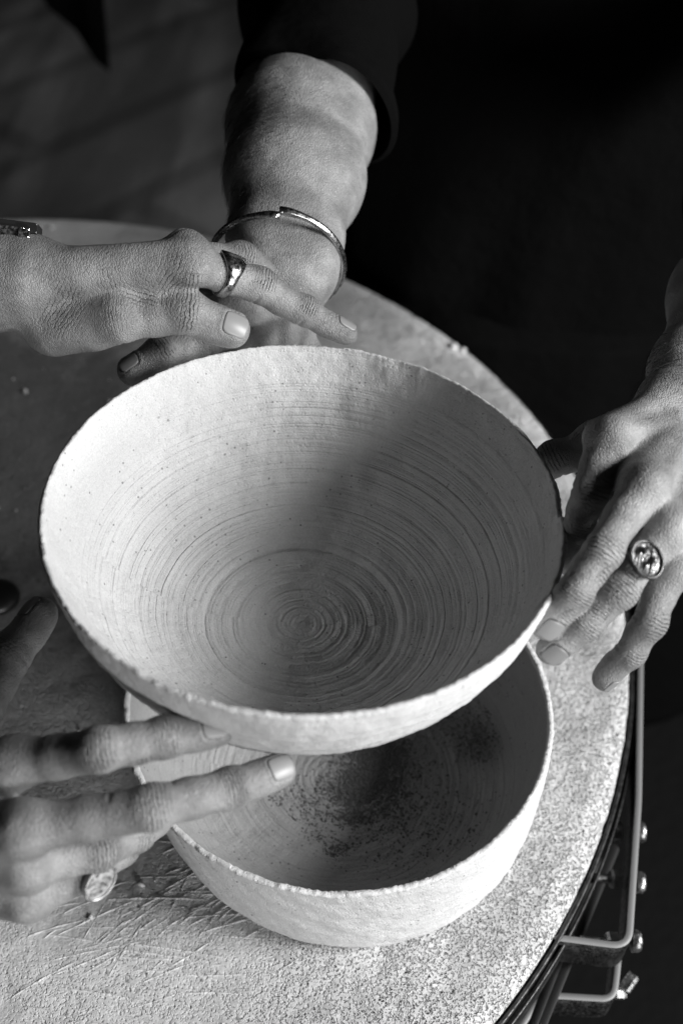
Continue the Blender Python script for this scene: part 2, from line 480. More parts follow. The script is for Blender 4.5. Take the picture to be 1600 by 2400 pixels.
# raised lines of dried slip and scratches on the tabletop
def make_scratches(root):
    g = np.random.default_rng(17); V = []; Q = []
    def ridge(p, ang, L, w, h, bend):
        n = max(4, int(L / 0.004)); k0 = len(V)
        for i in range(n + 1):
            t = i / n; a = ang + bend * (t - 0.5)
            p = p + np.array([math.cos(a), math.sin(a)]) * L / n
            if np.linalg.norm(p - TC) > TR - 0.012: break
            q = np.array([-math.sin(a), math.cos(a)]); f = math.sin(math.pi * min(max(t, 0.03), 0.97)) ** 0.5 * (0.55 + 0.45 * math.sin(i * 1.7 + L * 900))
            for s_, z in ((-1, -0.0002), (-0.25, h * f), (0.25, h * f * 0.9), (1, -0.0002)):
                x = p + q * s_ * w * 0.5
                V.append((x[0] - TC[0], x[1] - TC[1], z))
        m = (len(V) - k0) // 4
        for i in range(m - 1):
            for j in range(3):
                a0 = k0 + i * 4 + j; Q.append((a0, a0 + 4, a0 + 5, a0 + 1))
    def put(px, py, spread, n, a0, a1, L0, L1, h=0.0006):
        c = atz(px, py, 0)[:2]
        for _ in range(n):
            p = c + g.normal(size=2) * spread
            if np.linalg.norm(p - LOC[:2]) < 0.118: continue
            ridge(p, math.radians(g.uniform(a0, a1)), g.uniform(L0, L1), g.uniform(0.0010, 0.0019), h * 2.1 * g.uniform(0.4, 1.1), g.uniform(-0.25, 0.25))
    put(480, 2060, np.array([0.030, 0.022]), 36, 22, 48, 0.02, 0.07)
    put(440, 2060, np.array([0.035, 0.03]), 14, -4, 8, 0.02, 0.08)
    put(120, 2170, np.array([0.035, 0.022]), 22, 12, 38, 0.015, 0.07)
    put(200, 2210, np.array([0.05, 0.02]), 12, -6, 5, 0.02, 0.09)
    put(560, 2180, np.array([0.04, 0.02]), 18, 20, 44, 0.01, 0.04, 0.0005)
    put(250, 2250, np.array([0.05, 0.02]), 14, 30, 75, 0.01, 0.05, 0.0004)
    put(1150, 2150, np.array([0.03, 0.03]), 14, 35, 60, 0.01, 0.04, 0.0005)
    put(60, 1150, np.array([0.04, 0.05]), 12, 0, 80, 0.02, 0.07, 0.0005)
    put(1380, 1620, np.array([0.02, 0.02]), 12, 30, 60, 0.02, 0.05, 0.0005)
    me = np_mesh('slip_ridges', np.array(V), np.array(Q))
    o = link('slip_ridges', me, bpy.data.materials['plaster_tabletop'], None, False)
    o.location = (TC[0], TC[1], 0); o.parent = root; o.matrix_parent_inverse = Matrix.Translation((-TC[0], -TC[1], 0.8))
    o['kind'] = 'stuff'

# dark cloth hanging over a bench in the blurred background, far left
def make_bench():
    T = at(256, 168, 2.3)
    root = empty('bench', (T[0] - 0.4, T[1] + 0.25, -0.8))
    tag(root, 'dark bench hung with black cloth in the blurred upper left background', 'bench')
    m = Mat('dark_wood', 0.012, 0.7, 0, 0.2)
    h = 0.62; n = 26; V = []
    nz = SineNoise(2, 9)
    for k in (0, 1):
        for i in range(n):
            for j in range(n):
                u, v = i / (n - 1), j / (n - 1)                 # u along the top to the left, v from top to hem
                hem = h * (1 - u) ** 0.9
                p = T + np.array([-u * 0.52, 0.10 * u, h - v * max(hem, 0.002)])
                p[1] += 0.012 * math.sin(u * 40 + v * 3) * v + 0.006 * k
                V.append(p)
    q = grid_quads(n, n)
    me = np_mesh('cloth', np.array(V), np.concatenate([q, q[:, ::-1] + n * n]))
    link('cloth', me, M['black_cloth'], root)
    def box(name, c, s):
        bm = bmesh.new()
        bmesh.ops.create_cube(bm, size=1, matrix=Matrix.Translation(c) @ Matrix.Diagonal((*s, 1)))
        bmesh.ops.bevel(bm, geom=bm.edges[:], offset=0.004, segments=2)
        bm_obj(name, bm, m.m, root)
    zt = T[2] + h
    box('bench_top', (T[0] - 0.5, T[1] + 0.36, zt - 0.02), (1.0, 0.5, 0.04))
    for x in (-0.95, -0.55):
        for y in (0.2, 0.56):
            box('leg', (T[0] + x, T[1] + y, (zt - 0.04 - 0.8) / 2), (0.05, 0.05, zt - 0.04 + 0.8))
make_bench()

# ------------------------------------------------------------------ bowls
def smoothstep(a, b, x):
    t = np.clip((x - a) / (b - a), 0, 1); return t * t * (3 - 2 * t)

def smooth_curve(pts, n):
    """Catmull-Rom through pts, n samples evenly by length"""
    P = np.asarray(pts, float)
    P = np.vstack([2 * P[0] - P[1], P, 2 * P[-1] - P[-2]])
    out = []
    for i in range(1, len(P) - 2):
        t = np.linspace(0, 1, 40, endpoint=False)[:, None]
        a, b, c, d = P[i - 1], P[i], P[i + 1], P[i + 2]
        out.append(0.5 * (2 * b + (c - a) * t + (2 * a - 5 * b + 4 * c - d) * t ** 2 + (3 * b - 3 * c + d - a) * t ** 3))
    out = np.vstack(out + [P[-2][None]])
    s = np.r_[0, np.cumsum(np.linalg.norm(np.diff(out, axis=0), axis=1))]
    u = np.linspace(0, s[-1], n)
    return np.stack([np.interp(u, s, out[:, 0]), np.interp(u, s, out[:, 1])], 1)

def make_bowl(name, centre, R, inner, outer, mat, label, seed, rings, rim_noise, inner_mat=None, notch=None, lean=(0, 0)):
    """inner: (r, depth below rim) from the centre to the rim; outer: rim to foot"""
    n = 720
    ci = smooth_curve(inner, 230); co = smooth_curve(outer, 70)
    th = np.linspace(0, 2 * np.pi, n, endpoint=False)
    cs, sn = np.cos(th), np.sin(th)
    g = np.random.default_rng(seed)
    nz1 = SineNoise(seed, 120); nz2 = SineNoise(seed + 1, 420); nz3 = SineNoise(seed + 2, 45)
    rimn = SineNoise(seed + 3, 30); rimf = SineNoise(seed + 4, 240); chips = SineNoise(seed + 5, 75)
    def noise1(scale_n, sd):
        gg = np.random.default_rng(seed * 10 + sd); x = gg.normal(size=scale_n)
        return np.interp(np.arange(n) / n * scale_n, np.arange(scale_n + 1), np.r_[x, x[0]])
    rz = 0.00030 * noise1(40, 1) + 0.00014 * noise1(170, 2) + 0.00024 * noise1(700, 3)
    bite = (noise1(64, 4) - 1.25).clip(0) * (0.6 + 0.4 * noise1(300, 5)).clip(0.2)
    rx = 0.00012 * noise1(130, 6) + 0.00022 * noise1(700, 7)
    if notch is not None:                                # a chipped step in the rim
        dth = (th - notch + np.pi) % (2 * np.pi) - np.pi
        rz = rz - 0.0035 * smoothstep(-0.004, 0.004, dth) * smoothstep(0.16, 0.02, dth)
        rx = rx - 0.0020 * smoothstep(-0.004, 0.004, dth) * smoothstep(0.16, 0.02, dth)
    rows = []
    def ring_h(r, t, a):
        h = 0
        for (r0, w, amp, sp) in rings:
            x = (t - r0 - sp * a / (2 * np.pi)) / w
            h = h + amp * np.exp(-x * x)
        return h
    def add(curve, inside):
        d = np.gradient(curve, axis=0); d /= np.linalg.norm(d, axis=1)[:, None]
        for k, (r, t) in enumerate(curve):
            nr, nt = (-d[k, 1], d[k, 0])
            if inside: nr, nt = -abs(nr), -abs(nt)        # towards the axis, upwards (t is downwards)
            else: nr, nt = abs(nr), abs(nt)
            P0 = np.stack([r * cs, r * sn, np.full(n, -t)], 1)
            h = 0.00012 * nz1(P0) + 0.00010 * nz2(P0) + 0.0003 * nz3(P0)
            if inside:
                rr = r / R
                # throwing rings: a spiral that gets stronger towards the centre
                ph = (r * 1000) / 2.7 - th / (2 * np.pi)
                h = h + (0.00016 if rr < 0.40 else 0.00005) * np.sin(2 * np.pi * ph) * min(1, rr * 12)
                h = h + ring_h(rr, rr, th)
            else:
                h = h + 0.00016 * np.sin(2 * np.pi * (t * 1000 / 3.6 + 0.15 * np.sin(th))) + 0.00012 * np.sin(2 * np.pi * t * 1000 / 8.3 + 1)
            rad = r + nr * h; z = -t - nt * h
            edge = math.exp(-(t / 0.0035) ** 2) if t < 0.02 else 0.0
            q = np.stack([R * cs, R * sn, np.zeros(n)], 1)
            dz = rim_noise * (rz - 0.0020 * bite)
            z = z + edge * dz
            rad = rad + edge * rim_noise * rx
            rows.append(np.stack([rad * cs + lean[0] * t, rad * sn + lean[1] * t, z], 1))
    add(ci, True)
    add(co, False)
    V = np.concatenate(rows)
    Q = grid_quads(len(rows), n, False, True)
    # underside
    me = np_mesh(name, V, Q)
    bm = bmesh.new(); bm.from_mesh(me); bm.verts.ensure_lookup_table()
    base = (len(rows) - 1) * n
    bm.faces.new([bm.verts[base + j] for j in range(n)][::-1])
    bm.faces.new([bm.verts[j] for j in range(n)])
    bmesh.ops.recalc_face_normals(bm, faces=bm.faces)
    bm.to_mesh(me); bm.free()
    o = link(name, me, mat)
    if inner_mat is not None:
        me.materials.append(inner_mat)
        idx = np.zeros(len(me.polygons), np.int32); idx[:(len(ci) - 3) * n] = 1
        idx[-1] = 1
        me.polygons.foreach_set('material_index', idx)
    o.location = centre
    tag(o, label, 'bowl')
    return o

UPC = np.array([-0.0197, 0.4587, 0.295]); UPR = 0.140
up_inner = [(0.0006, 0.1015), (0.018, 0.1012), (0.036, 0.1000), (0.0560, 0.0986), (0.0578, 0.0980), (0.0588, 0.0960), (0.0755, 0.0895), (0.094, 0.0775),
            (0.110, 0.0600), (0.1225, 0.0410), (0.1315, 0.0200), (0.1365, 0.0060), (0.1380, 0.0008)]
up_outer = [(0.1388, 0.0000), (0.1400, 0.0006), (0.1402, 0.004), (0.1375, 0.020), (0.1300, 0.042), (0.1190, 0.062), (0.1030, 0.080), (0.084, 0.094), (0.062, 0.1050), (0.055, 0.1085), (0.050, 0.1092)]
rg = np.random.default_rng(3)
up_rings = [(0.43, 0.006, 0.0004, 0.0), (0.20, 0.02, 0.0006, 0.05), (0.27, 0.012, -0.0006, 0.03), (0.31, 0.008, 0.0004, 0.03), (0.12, 0.025, 0.0005, 0.06), (0.05, 0.03, -0.0006, 0)]
up_rings += [(x, 0.0045, float(rg.uniform(0.00012, 0.00030)) * (1 if i % 2 else -1), 0.012) for i, x in enumerate(np.arange(0.45, 0.86, 0.027) + rg.uniform(-0.006, 0.006, 16)[:len(np.arange(0.45, 0.86, 0.027))])]
make_bowl('bowl', UPC, UPR, up_inner, up_outer, M['clay_up'], 'pale unglazed clay bowl with throwing rings, held up in the air by four hands', 21, up_rings, 0.8, notch=0.02)

LOC = np.array([0.0062, 0.4696, 0.108]); LOR = 0.1399
low_inner = [(0.0006, 0.0965), (0.03, 0.0960), (0.06, 0.0945), (0.085, 0.0905), (0.104, 0.0830), (0.117, 0.0690), (0.1265, 0.0460), (0.1322, 0.0240), (0.1354, 0.0080), (0.1361, 0.0018)]
low_outer = [(0.1371, 0.0000), (0.1394, 0.0006), (0.1400, 0.003), (0.1390, 0.022), (0.1374, 0.042), (0.1355, 0.062), (0.1332, 0.080), (0.1302, 0.095), (0.1260, 0.1045), (0.1220, 0.1076)]
low_rings = [(x, 0.008, 0.0003 * (1 if i % 2 else -1), 0.01) for i, x in enumerate(np.arange(0.15, 0.93, 0.06))]
make_bowl('bowl', LOC, LOR, low_inner, low_outer, M['clay_low'], 'dusty clay bowl standing on the table with dark crumbs inside', 77, low_rings, 1.2, M['clay_in_shade'], lean=(0.11, 0.06))

make_scratches(bpy.data.objects['round_table'])

# crumbs of dry clay in the lower bowl, and trimmings on the table
def crumb_cloud(name, pts, sizes, mat, label, cat):
    ico = bmesh.new(); bmesh.ops.create_icosphere(ico, subdivisions=1, radius=1)
    base = np.array([v.co[:] for v in ico.verts]); F = np.array([[v.index for v in f.verts] for f in ico.faces]); ico.free()
    g = np.random.default_rng(5); Vs = []; Fs = []
    for i, (p, s) in enumerate(zip(pts, sizes)):
        q = base * g.uniform(0.55, 1.25, (len(base), 1)) * s * g.uniform(0.6, 1.2, (1, 3))
        a = g.uniform(0, 6.28); ca, sa = math.cos(a), math.sin(a)
        q = q @ np.array([[ca, -sa, 0], [sa, ca, 0], [0, 0, 1]])
        Vs.append(q + p); Fs.append(F + i * len(base))
    o = link(name, np_mesh(name, np.concatenate(Vs), np.concatenate(Fs)), mat, None, False)
    tag(o, label, cat, kind='stuff')

def low_z(r):
    c = smooth_curve(low_inner, 120); return LOC[2] - np.interp(r, c[:, 0], c[:, 1])
g = np.random.default_rng(9)
pts, sz = [], []
clusters = [((855, 1830), 0.030, 0.024, 1500, 60), ((880, 1750), 0.022, 0.03, 700, 70), ((760, 1985), 0.022, 0.007, 260, -10), ((670, 1880), 0.016, 0.016, 240, 0), ((1110, 1760), 0.014, 0.020, 260, 20), ((930, 1880), 0.05, 0.05, 420, 0), ((1050, 1700), 0.03, 0.02, 160, 0), ((820, 1900), 0.03, 0.015, 300, 10), ((870, 1950), 0.09, 0.05, 320, 0)]
for (px, sx, sy, n, ang) in clusters:
    c = atz(px[0], px[1], 0.013)
    for _ in range(int(n * 3.4)):
        q = g.normal(size=2) * 0.55
        a = math.radians(ang)
        x = c[0] + q[0] * sx * math.cos(a) - q[1] * sy * math.sin(a); y = c[1] + q[0] * sx * math.sin(a) + q[1] * sy * math.cos(a)
        r = math.hypot(x - LOC[0], y - LOC[1])
        if r > 0.118: continue
        s = abs(g.normal()) * 0.00036 + 0.00020
        pts.append((x, y, low_z(r) + s * 0.4)); sz.append(s)
crumb_cloud('clay_crumbs', np.array(pts), sz, M['crumb'], 'dark clay crumbs scattered in the bottom of the lower bowl', 'crumbs')
pts, sz = [], []
for _ in range(900):
    a = g.uniform(0, 6.28); r = TR * math.sqrt(g.uniform(0, 0.98))
    x, y = TC[0] + r * math.cos(a), TC[1] + r * math.sin(a)
    if math.hypot(x - LOC[0], y - LOC[1]) < 0.115: continue
    s = abs(g.normal()) * 0.0005 + 0.0003
    if g.uniform() < 0.02: s *= 3
    pts.append((x, y, s * 0.3)); sz.append(s)
for (px, py, s) in ((1062, 815, 0.006), (1085, 822, 0.003), (120, 535, 0.004), (58, 920, 0.004), (213, 2150, 0.003), (330, 2075, 0.003), (1190, 2045, 0.003)):
    p = atz(px, py, 0); pts.append((p[0], p[1], s * 0.3)); sz.append(s)
crumb_cloud('clay_trimmings', np.array(pts), sz, M['clay_low'], 'tiny pale clay bits scattered over the tabletop', 'crumbs')

# ------------------------------------------------------------------ bodies: smooth blended volumes
def smin(a, b, k):
    h = np.maximum(k - np.abs(a - b), 0) / k
    return np.minimum(a, b) - h * h * k * 0.25

class Prim:
    pass
def cone(A, B, ra, rb):
    p = Prim(); p.A = np.asarray(A, float); p.B = np.asarray(B, float); p.ra = ra; p.rb = rb; p.kind = 0
    m = max(ra, rb); p.lo = np.minimum(p.A, p.B) - m; p.hi = np.maximum(p.A, p.B) + m
    return p
def ecap(A, B, lat, wa, ta, wb, tb):
    p = Prim(); p.A = np.asarray(A, float); p.B = np.asarray(B, float); p.kind = 1
    ax = nrm(p.B - p.A); l = np.asarray(lat, float); p.lat = nrm(l - ax * (l @ ax))
    p.w = (wa, wb); p.t = (ta, tb)
    m = max(wa, wb, ta, tb); p.lo = np.minimum(p.A, p.B) - m; p.hi = np.maximum(p.A, p.B) + m
    return p
def blob(c, axes, rad):
    """ellipsoid; axes: three unit row vectors"""
    p = Prim(); p.A = np.asarray(c, float); p.ax = np.asarray(axes, float); p.r = np.asarray(rad, float); p.kind = 2
    m = max(rad); p.lo = p.A - m; p.hi = p.A + m
    return p

def prim_d(p, X, Y, Z):
    if p.kind == 2:
        x, y, z = X - p.A[0], Y - p.A[1], Z - p.A[2]
        s = 0
        for a, r in zip(p.ax, p.r):
            s = s + ((x * a[0] + y * a[1] + z * a[2]) / r) ** 2
        return (np.sqrt(s) - 1) * p.r.min()
    AB = p.B - p.A; L2 = AB @ AB + 1e-12
    x, y, z = X - p.A[0], Y - p.A[1], Z - p.A[2]
    t = np.clip((x * AB[0] + y * AB[1] + z * AB[2]) / L2, 0, 1)
    x = x - t * AB[0]; y = y - t * AB[1]; z = z - t * AB[2]
    if p.kind == 0:
        return np.sqrt(x * x + y * y + z * z) - (p.ra + (p.rb - p.ra) * t)
    l = x * p.lat[0] + y * p.lat[1] + z * p.lat[2]
    m2 = np.maximum(x * x + y * y + z * z - l * l, 0)
    w = p.w[0] + (p.w[1] - p.w[0]) * t; th = p.t[0] + (p.t[1] - p.t[0]) * t
    return (np.sqrt((l / w) ** 2 + m2 / th ** 2) - 1) * np.minimum(w, th)

def sdf_mesh(groups, vox, chains=()):
    """groups: list of (prims, k inside the group, k joining it to the rest)"""
    allp = [p for g in groups for p in g[0]] + [p for c in chains for p in c]
    pad = 0.030
    lo = np.min([p.lo for p in allp], 0) - pad; hi = np.max([p.hi for p in allp], 0) + pad
    dims = np.ceil((hi - lo) / vox).astype(int) + 1
    BIG = 0.04
    D = np.full(dims, BIG, np.float32)
    ax = [(lo[i] + vox * np.arange(dims[i])).astype(np.float32) for i in range(3)]
    def box(l, h):
        a = np.clip(np.floor((l - lo) / vox).astype(int), 0, dims); b = np.clip(np.ceil((h - lo) / vox).astype(int) + 1, 0, dims)
        return a, b
    Fg = np.full(dims, BIG, np.float32)
    for prims, k, kj in list(groups) + [(c, 0.0035, None) for c in chains]:
        gl = np.min([p.lo for p in prims], 0) - pad; gh = np.max([p.hi for p in prims], 0) + pad
        a, b = box(gl, gh)
        G = np.full(b - a, BIG, np.float32)
        for p in prims:
            c, d = box(p.lo - k - 0.003, p.hi + k + 0.003)
            sl = tuple(slice(c[i] - a[i] if c[i] > a[i] else 0, min(d[i], b[i]) - a[i]) for i in range(3))
            X = ax[0][max(c[0], a[0]):min(d[0], b[0])][:, None, None]
            Y = ax[1][max(c[1], a[1]):min(d[1], b[1])][None, :, None]
            Z = ax[2][max(c[2], a[2]):min(d[2], b[2])][None, None, :]
            G[sl] = smin(G[sl], prim_d(p, X, Y, Z).astype(np.float32), k)
        s = tuple(slice(a[i], b[i]) for i in range(3))
        if kj is None: Fg[s] = smin(Fg[s], G, 0.0012)       # fingers stay apart from each other
        else: D[s] = smin(D[s], G, kj)
    if chains: D = smin(D, Fg, np.float32(0.006))
    gr = vdb.FloatGrid(BIG)
    gr.copyFromArray(D, tolerance=0.0)
    P, Q = gr.convertToQuads(isovalue=0.0)[:2]
    P = np.asarray(P, np.float64) * vox + lo
    Q = np.asarray(Q, np.int64)
    n = face_normals_sum(P, Q)
    # orient outwards: the gradient of D must agree with the normal
    idx = np.clip(((P + n * vox * 1.5 - lo) / vox).round().astype(int), 0, dims - 1)
    idx2 = np.clip(((P - n * vox * 1.5 - lo) / vox).round().astype(int), 0, dims - 1)
    if np.mean(D[tuple(idx.T)] - D[tuple(idx2.T)]) < 0:
        Q = Q[:, ::-1]
    return P, Q

def face_normals_sum(P, Q):
    fn = np.cross(P[Q[:, 2]] - P[Q[:, 0]], P[Q[:, 3]] - P[Q[:, 1]])
    n = np.zeros_like(P)
    for i in range(4):
        np.add.at(n, Q[:, i], fn)
    return n / (np.linalg.norm(n, axis=1)[:, None] + 1e-15)

def smoothstep(a, b, x):
    t = np.clip((x - a) / (b - a), 0, 1); return t * t * (3 - 2 * t)

def perp(v, ax):
    return nrm(v - ax * (v @ ax))

class Finger:
    """joints: base knuckle, middle joint, end joint, tip centre; radii at each; dors: hint for the back of the finger"""
    def __init__(self, joints, radii, dors, nail=(0.0125, 0.0125), thumb=False, wr=1.0, nail_on=True):
        self.j = [np.asarray(p, float) for p in joints]; self.r = radii; self.wr = wr
        self.dors = np.asarray(dors, float); self.nail = nail; self.thumb = thumb; self.nail_on = nail_on
        self.t = [nrm(b - a) for a, b in zip(self.j, self.j[1:])]
        self.d = [perp(self.dors, t) for t in self.t]
    def prims(self):
        out = []; j, r, n = self.j, self.r, len(self.j)
        for i in range(n - 1):
            a, b = j[i], j[i + 1]; d = self.d[i]; L = np.linalg.norm(b - a)
            mid = (a + b) / 2
            rm = min(r[i], r[i + 1]) * (0.98 if i < n - 2 else 1.0)
            sh = -d * r[i] * 0.10                      # the pads sit on the palm side
            lat = np.cross(self.t[i], d)
            out.append(ecap(a, mid + sh, lat, r[i], r[i] * 0.94, rm, rm * 0.96))
            out.append(ecap(mid + sh, b, lat, rm, rm * 0.96, r[i + 1], r[i + 1] * 0.92))
        for i in range(1, n - 1):                        # joint swelling on the back
            d = nrm(self.d[i - 1] + self.d[i]); t = nrm(self.t[i - 1] + self.t[i]); lat = np.cross(t, d)
            out.append(blob(j[i] + d * r[i] * 0.16, (t, lat, d), (r[i] * 1.1, r[i] * 0.88, r[i] * 0.80)))
        # finger pad
        t, d = self.t[-1], self.d[-1]; L = np.linalg.norm(j[-1] - j[-2]); lat = np.cross(t, d)
        out.append(blob(j[-1] - t * L * 0.22 - d * r[-1] * 0.28, (t, lat, d), (L * 0.50, r[-1] * 0.98, r[-1] * 0.85)))
        return out
    def displace(self, P, N, cu, cm):
        """crease and nail-bed relief, in metres along the normal"""
        D = np.zeros(len(P)); j, r = self.j, self.r; n = len(j)
        wob = SineNoise(int(abs(j[0][0]) * 1e5) % 1000, 260, 8)
        for i in range(1, n - 1):
            t = nrm(self.t[i - 1] + self.t[i]); d = nrm(self.d[i - 1] + self.d[i])
            q = P - j[i]; near = np.where(np.linalg.norm(q, axis=1) < r[i] * 2.3)[0]
            if len(near) == 0: continue
            q = q[near]; u = q @ t; v = q @ d; l = q @ np.cross(t, d)
            per = 0.0021 if i == 1 else 0.0017
            if self.thumb: per = 0.0023
            w = wob(P[near])
            uu = u * (1 + 0.35 * (l / r[i]) ** 2 * np.sign(u) * 0.4) + 0.0007 * w
            g = np.clip(np.cos(2 * np.pi * uu / per), 0, 1) ** 3
            g *= 0.55 + 0.45 * SineNoise(i * 7 + 3, 180, 8)(P[near])
            sig = 0.0062 if i == 1 else 0.0042
            m = np.exp(-(u / sig) ** 2) * smoothstep(0.15 * r[i], 0.6 * r[i], v)
            if self.thumb and i == 1: m = m * 0.25
            cu[near] = np.where(m > cm[near], u * 0.0023 / per, cu[near]); cm[near] = np.maximum(cm[near], m * self.wr)
            # palm-side flexion crease
            m2 = np.exp(-(u / 0.0011) ** 2) * smoothstep(0.0, -0.5 * r[i], v)
            D[near] -= 0.0007 * m2
        if self.nail_on:
            c, t, d, lat, nl, nw = self.nail_frame()
            q = P - c; near = np.where(np.linalg.norm(q, axis=1) < nl * 1.3)[0]
            q = q[near]; u = q @ t / (nl * 0.5); l = q @ lat / (nw * 0.5); v = q @ d
            e = (np.abs(u) ** 4 + np.abs(l) ** 4) ** 0.25
            on = smoothstep(-0.4 * r[-1], 0.1 * r[-1], v)
            D[near] -= 0.0010 * smoothstep(1.10, 0.94, e) * on
            D[near] += 0.00035 * np.exp(-((e - 1.20) / 0.14) ** 2) * on * (u < 0.6)
        return D
    def nail_frame(self):
        t, d = self.t[-1], self.d[-1]; L = np.linalg.norm(self.j[-1] - self.j[-2])
        nl, nw = self.nail
        end = self.j[-1] + t * self.r[-1] * 0.62
        c = end - t * nl * 0.5 + d * self.r[-1] * 0.55
        return c, t, d, np.cross(t, d), nl, nw
    def nail_mesh(self, snap):
        """curved plate laid into the nail bed; snap(points, dir) gives the skin height"""
        c, t, d, lat, nl, nw = self.nail_frame()
        nu, nv = 15, 13; V = []
        for iu in range(nu):
            u = -1 + 2 * iu / (nu - 1)
            half = (1 - abs(u) ** 4.0) ** 0.25 if abs(u) < 1 else 0.0
            half = max(half, 0.30)
            for iv in range(nv):
                l = (-1 + 2 * iv / (nv - 1)) * half
                V.append((u, l))
        V = np.array(V)
        base = c + V[:, :1] * nl * 0.5 * t + V[:, 1:] * nw * 0.5 * lat * 0.985
        h = snap(base, d)
        # plate profile: smooth quadratic fit to the bed
        A = np.stack([np.ones(len(V)), V[:, 0], V[:, 1], V[:, 0] ** 2, V[:, 1] ** 2, V[:, 0] * V[:, 1]], 1)
        ok = np.isfinite(h)
        co = np.linalg.lstsq(A[ok], h[ok], rcond=None)[0]
        top = base + d * (A @ co)[:, None] + d * 0.00055
        bot = top - d * 0.0010
        VV = np.concatenate([top, bot]); q = grid_quads(nu, nv); k = nu * nv
        Q = [tuple(x) for x in q[:, ::-1]] + [tuple(x + k) for x in q]
        ring = [i * nv for i in range(nu)] + [(nu - 1) * nv + j for j in range(1, nv)] + [i * nv + nv - 1 for i in range(nu - 2, -1, -1)] + [j for j in range(nv - 2, 0, -1)]
        for a, b in zip(ring, ring[1:] + ring[:1]): Q.append((a, b, b + k, a + k))
        me = np_mesh('fingernail', VV, np.array(Q))
        bm = bmesh.new(); bm.from_mesh(me); bmesh.ops.recalc_face_normals(bm, faces=bm.faces); bm.to_mesh(me); bm.free()
        return me

def hand_groups(fingers, thumb, wrist, dors, s, fore, lat=None, wr=(0.029, 0.020)):
    """fingers: index..little; thumb: Finger from its root; fore: [(point, halfwidth, halfthick)] from the wrist up the arm"""
    W = np.asarray(wrist, float); n = np.asarray(dors, float)
    mc = [f.j[0] for f in fingers]
    across = nrm(mc[3] - mc[0])                       # index -> little
    fwd = nrm((mc[1] + mc[2]) / 2 - W); n = perp(n, fwd)
    lt = perp(across, fwd)
    palm = []
    offs = (-0.015, -0.005, 0.006, 0.016)
    for f, o in zip(fingers, offs):
        a = W + lt * o * s * 1.0 + fwd * 0.006
        b = f.j[0]
        palm.append(cone(a, b, 0.0145 * s, f.r[0] * 1.00))
        palm.append(cone(a * 0.3 + b * 0.7 - n * 0.009 * s, b - n * 0.005 * s - fwd * 0.006, 0.0105 * s, f.r[0] * 0.9))
    tm = thumb.j
    thm = []
    thm.append(cone(tm[0], tm[1], 0.0165 * s, thumb.r[1] * 1.02))
    thm.append(cone(tm[0] * 0.6 + W * 0.4 - n * 0.006 * s, tm[0] * 0.4 + tm[1] * 0.6 - n * 0.003, 0.016 * s, 0.0125 * s))
    palm.append(cone(tm[0] * 0.70 + tm[1] * 0.30 - n * 0.004 * s, mc[0] * 0.45 + W * 0.55 - n * 0.006 * s, 0.009 * s, 0.010 * s))
    palm.append(cone(W + lt * 0.017 * s - n * 0.006 * s, mc[3] * 0.7 + W * 0.3 - n * 0.009 * s, 0.013 * s, 0.011 * s))
    details = []
    for f in fingers:                                  # knuckles and tendons
        details.append(blob(f.j[0] + n * f.r[0] * 0.42, (fwd, lt, n), (f.r[0] * 0.95, f.r[0] * 0.78, f.r[0] * 0.72)))
        details.append(cone(f.j[0] + n * f.r[0] * 0.92, f.j[0] * 0.35 + W * 0.65 + n * 0.0120 * s, 0.0028 * s, 0.0022 * s))
    vein = []
    arm = []
    pts = [(W, wr[0] * s, wr[1] * s)] + list(fore)
    for (a, wa, ta), (b, wb, tb) in zip(pts, pts[1:]):
        arm.append(ecap(a, b, lat if lat is not None else lt, wa, ta, wb, tb))
    arm.append(blob(W - fwd * 0.012 * s + lt * 0.018 * s + n * 0.010 * s, (fwd, lt, n), (0.011 * s, 0.009 * s, 0.008 * s)))   # wrist bone
    groups = [(arm, 0.020, 0.02), (palm, 0.009 * s, 0.020), (thm, 0.010, 0.0075), (details, 0.004, 0.0065)]
    return groups, [f.prims() for f in fingers] + [thumb.prims()]

def build_hand(gc, fingers, vox, seed, skip=(), folds=()):
    P, Q = sdf_mesh(gc[0], vox, gc[1])
    N = face_normals_sum(P, Q)
    D = np.zeros(len(P))
    cu = np.zeros(len(P)); cm = np.zeros(len(P))
    for f in fingers: D += f.displace(P, N, cu, cm)
    D += 0.00014 * SineNoise(seed, 40)(P) + 0.00003 * SineNoise(seed + 1, 210)(P)
    for c, t, sig, rad in folds:                            # loose skin folds away from the finger joints
        q = P - c; u = q @ nrm(t); l = np.linalg.norm(q, axis=1)
        m = np.exp(-(u / sig) ** 2) * np.exp(-(l / rad) ** 4)
        m = m * 0.42
        w = m > cm
        cu[w] = u[w]; cm[w] = m[w]
    P = P + N * D[:, None]
    nails = []
    for i, f in enumerate(fingers):
        if not f.nail_on or i in skip: continue
        c, t, d, lat, nl, nw = f.nail_frame()
        near = P[np.linalg.norm(P - c, axis=1) < 0.016]
        def snap(B, dd, near=near, lat=lat, t=t):
            out = np.full(len(B), np.nan)
            for k, b in enumerate(B):
                q = near - b; pl = np.hypot(q @ lat, q @ t)
                v = q @ dd; w = (pl < 0.0011) & (np.abs(v) < 0.0048)
                if w.any(): out[k] = v[w].max()
            return out
        nails.append(f.nail_mesh(snap))
    return P, Q, nails, cu, cm

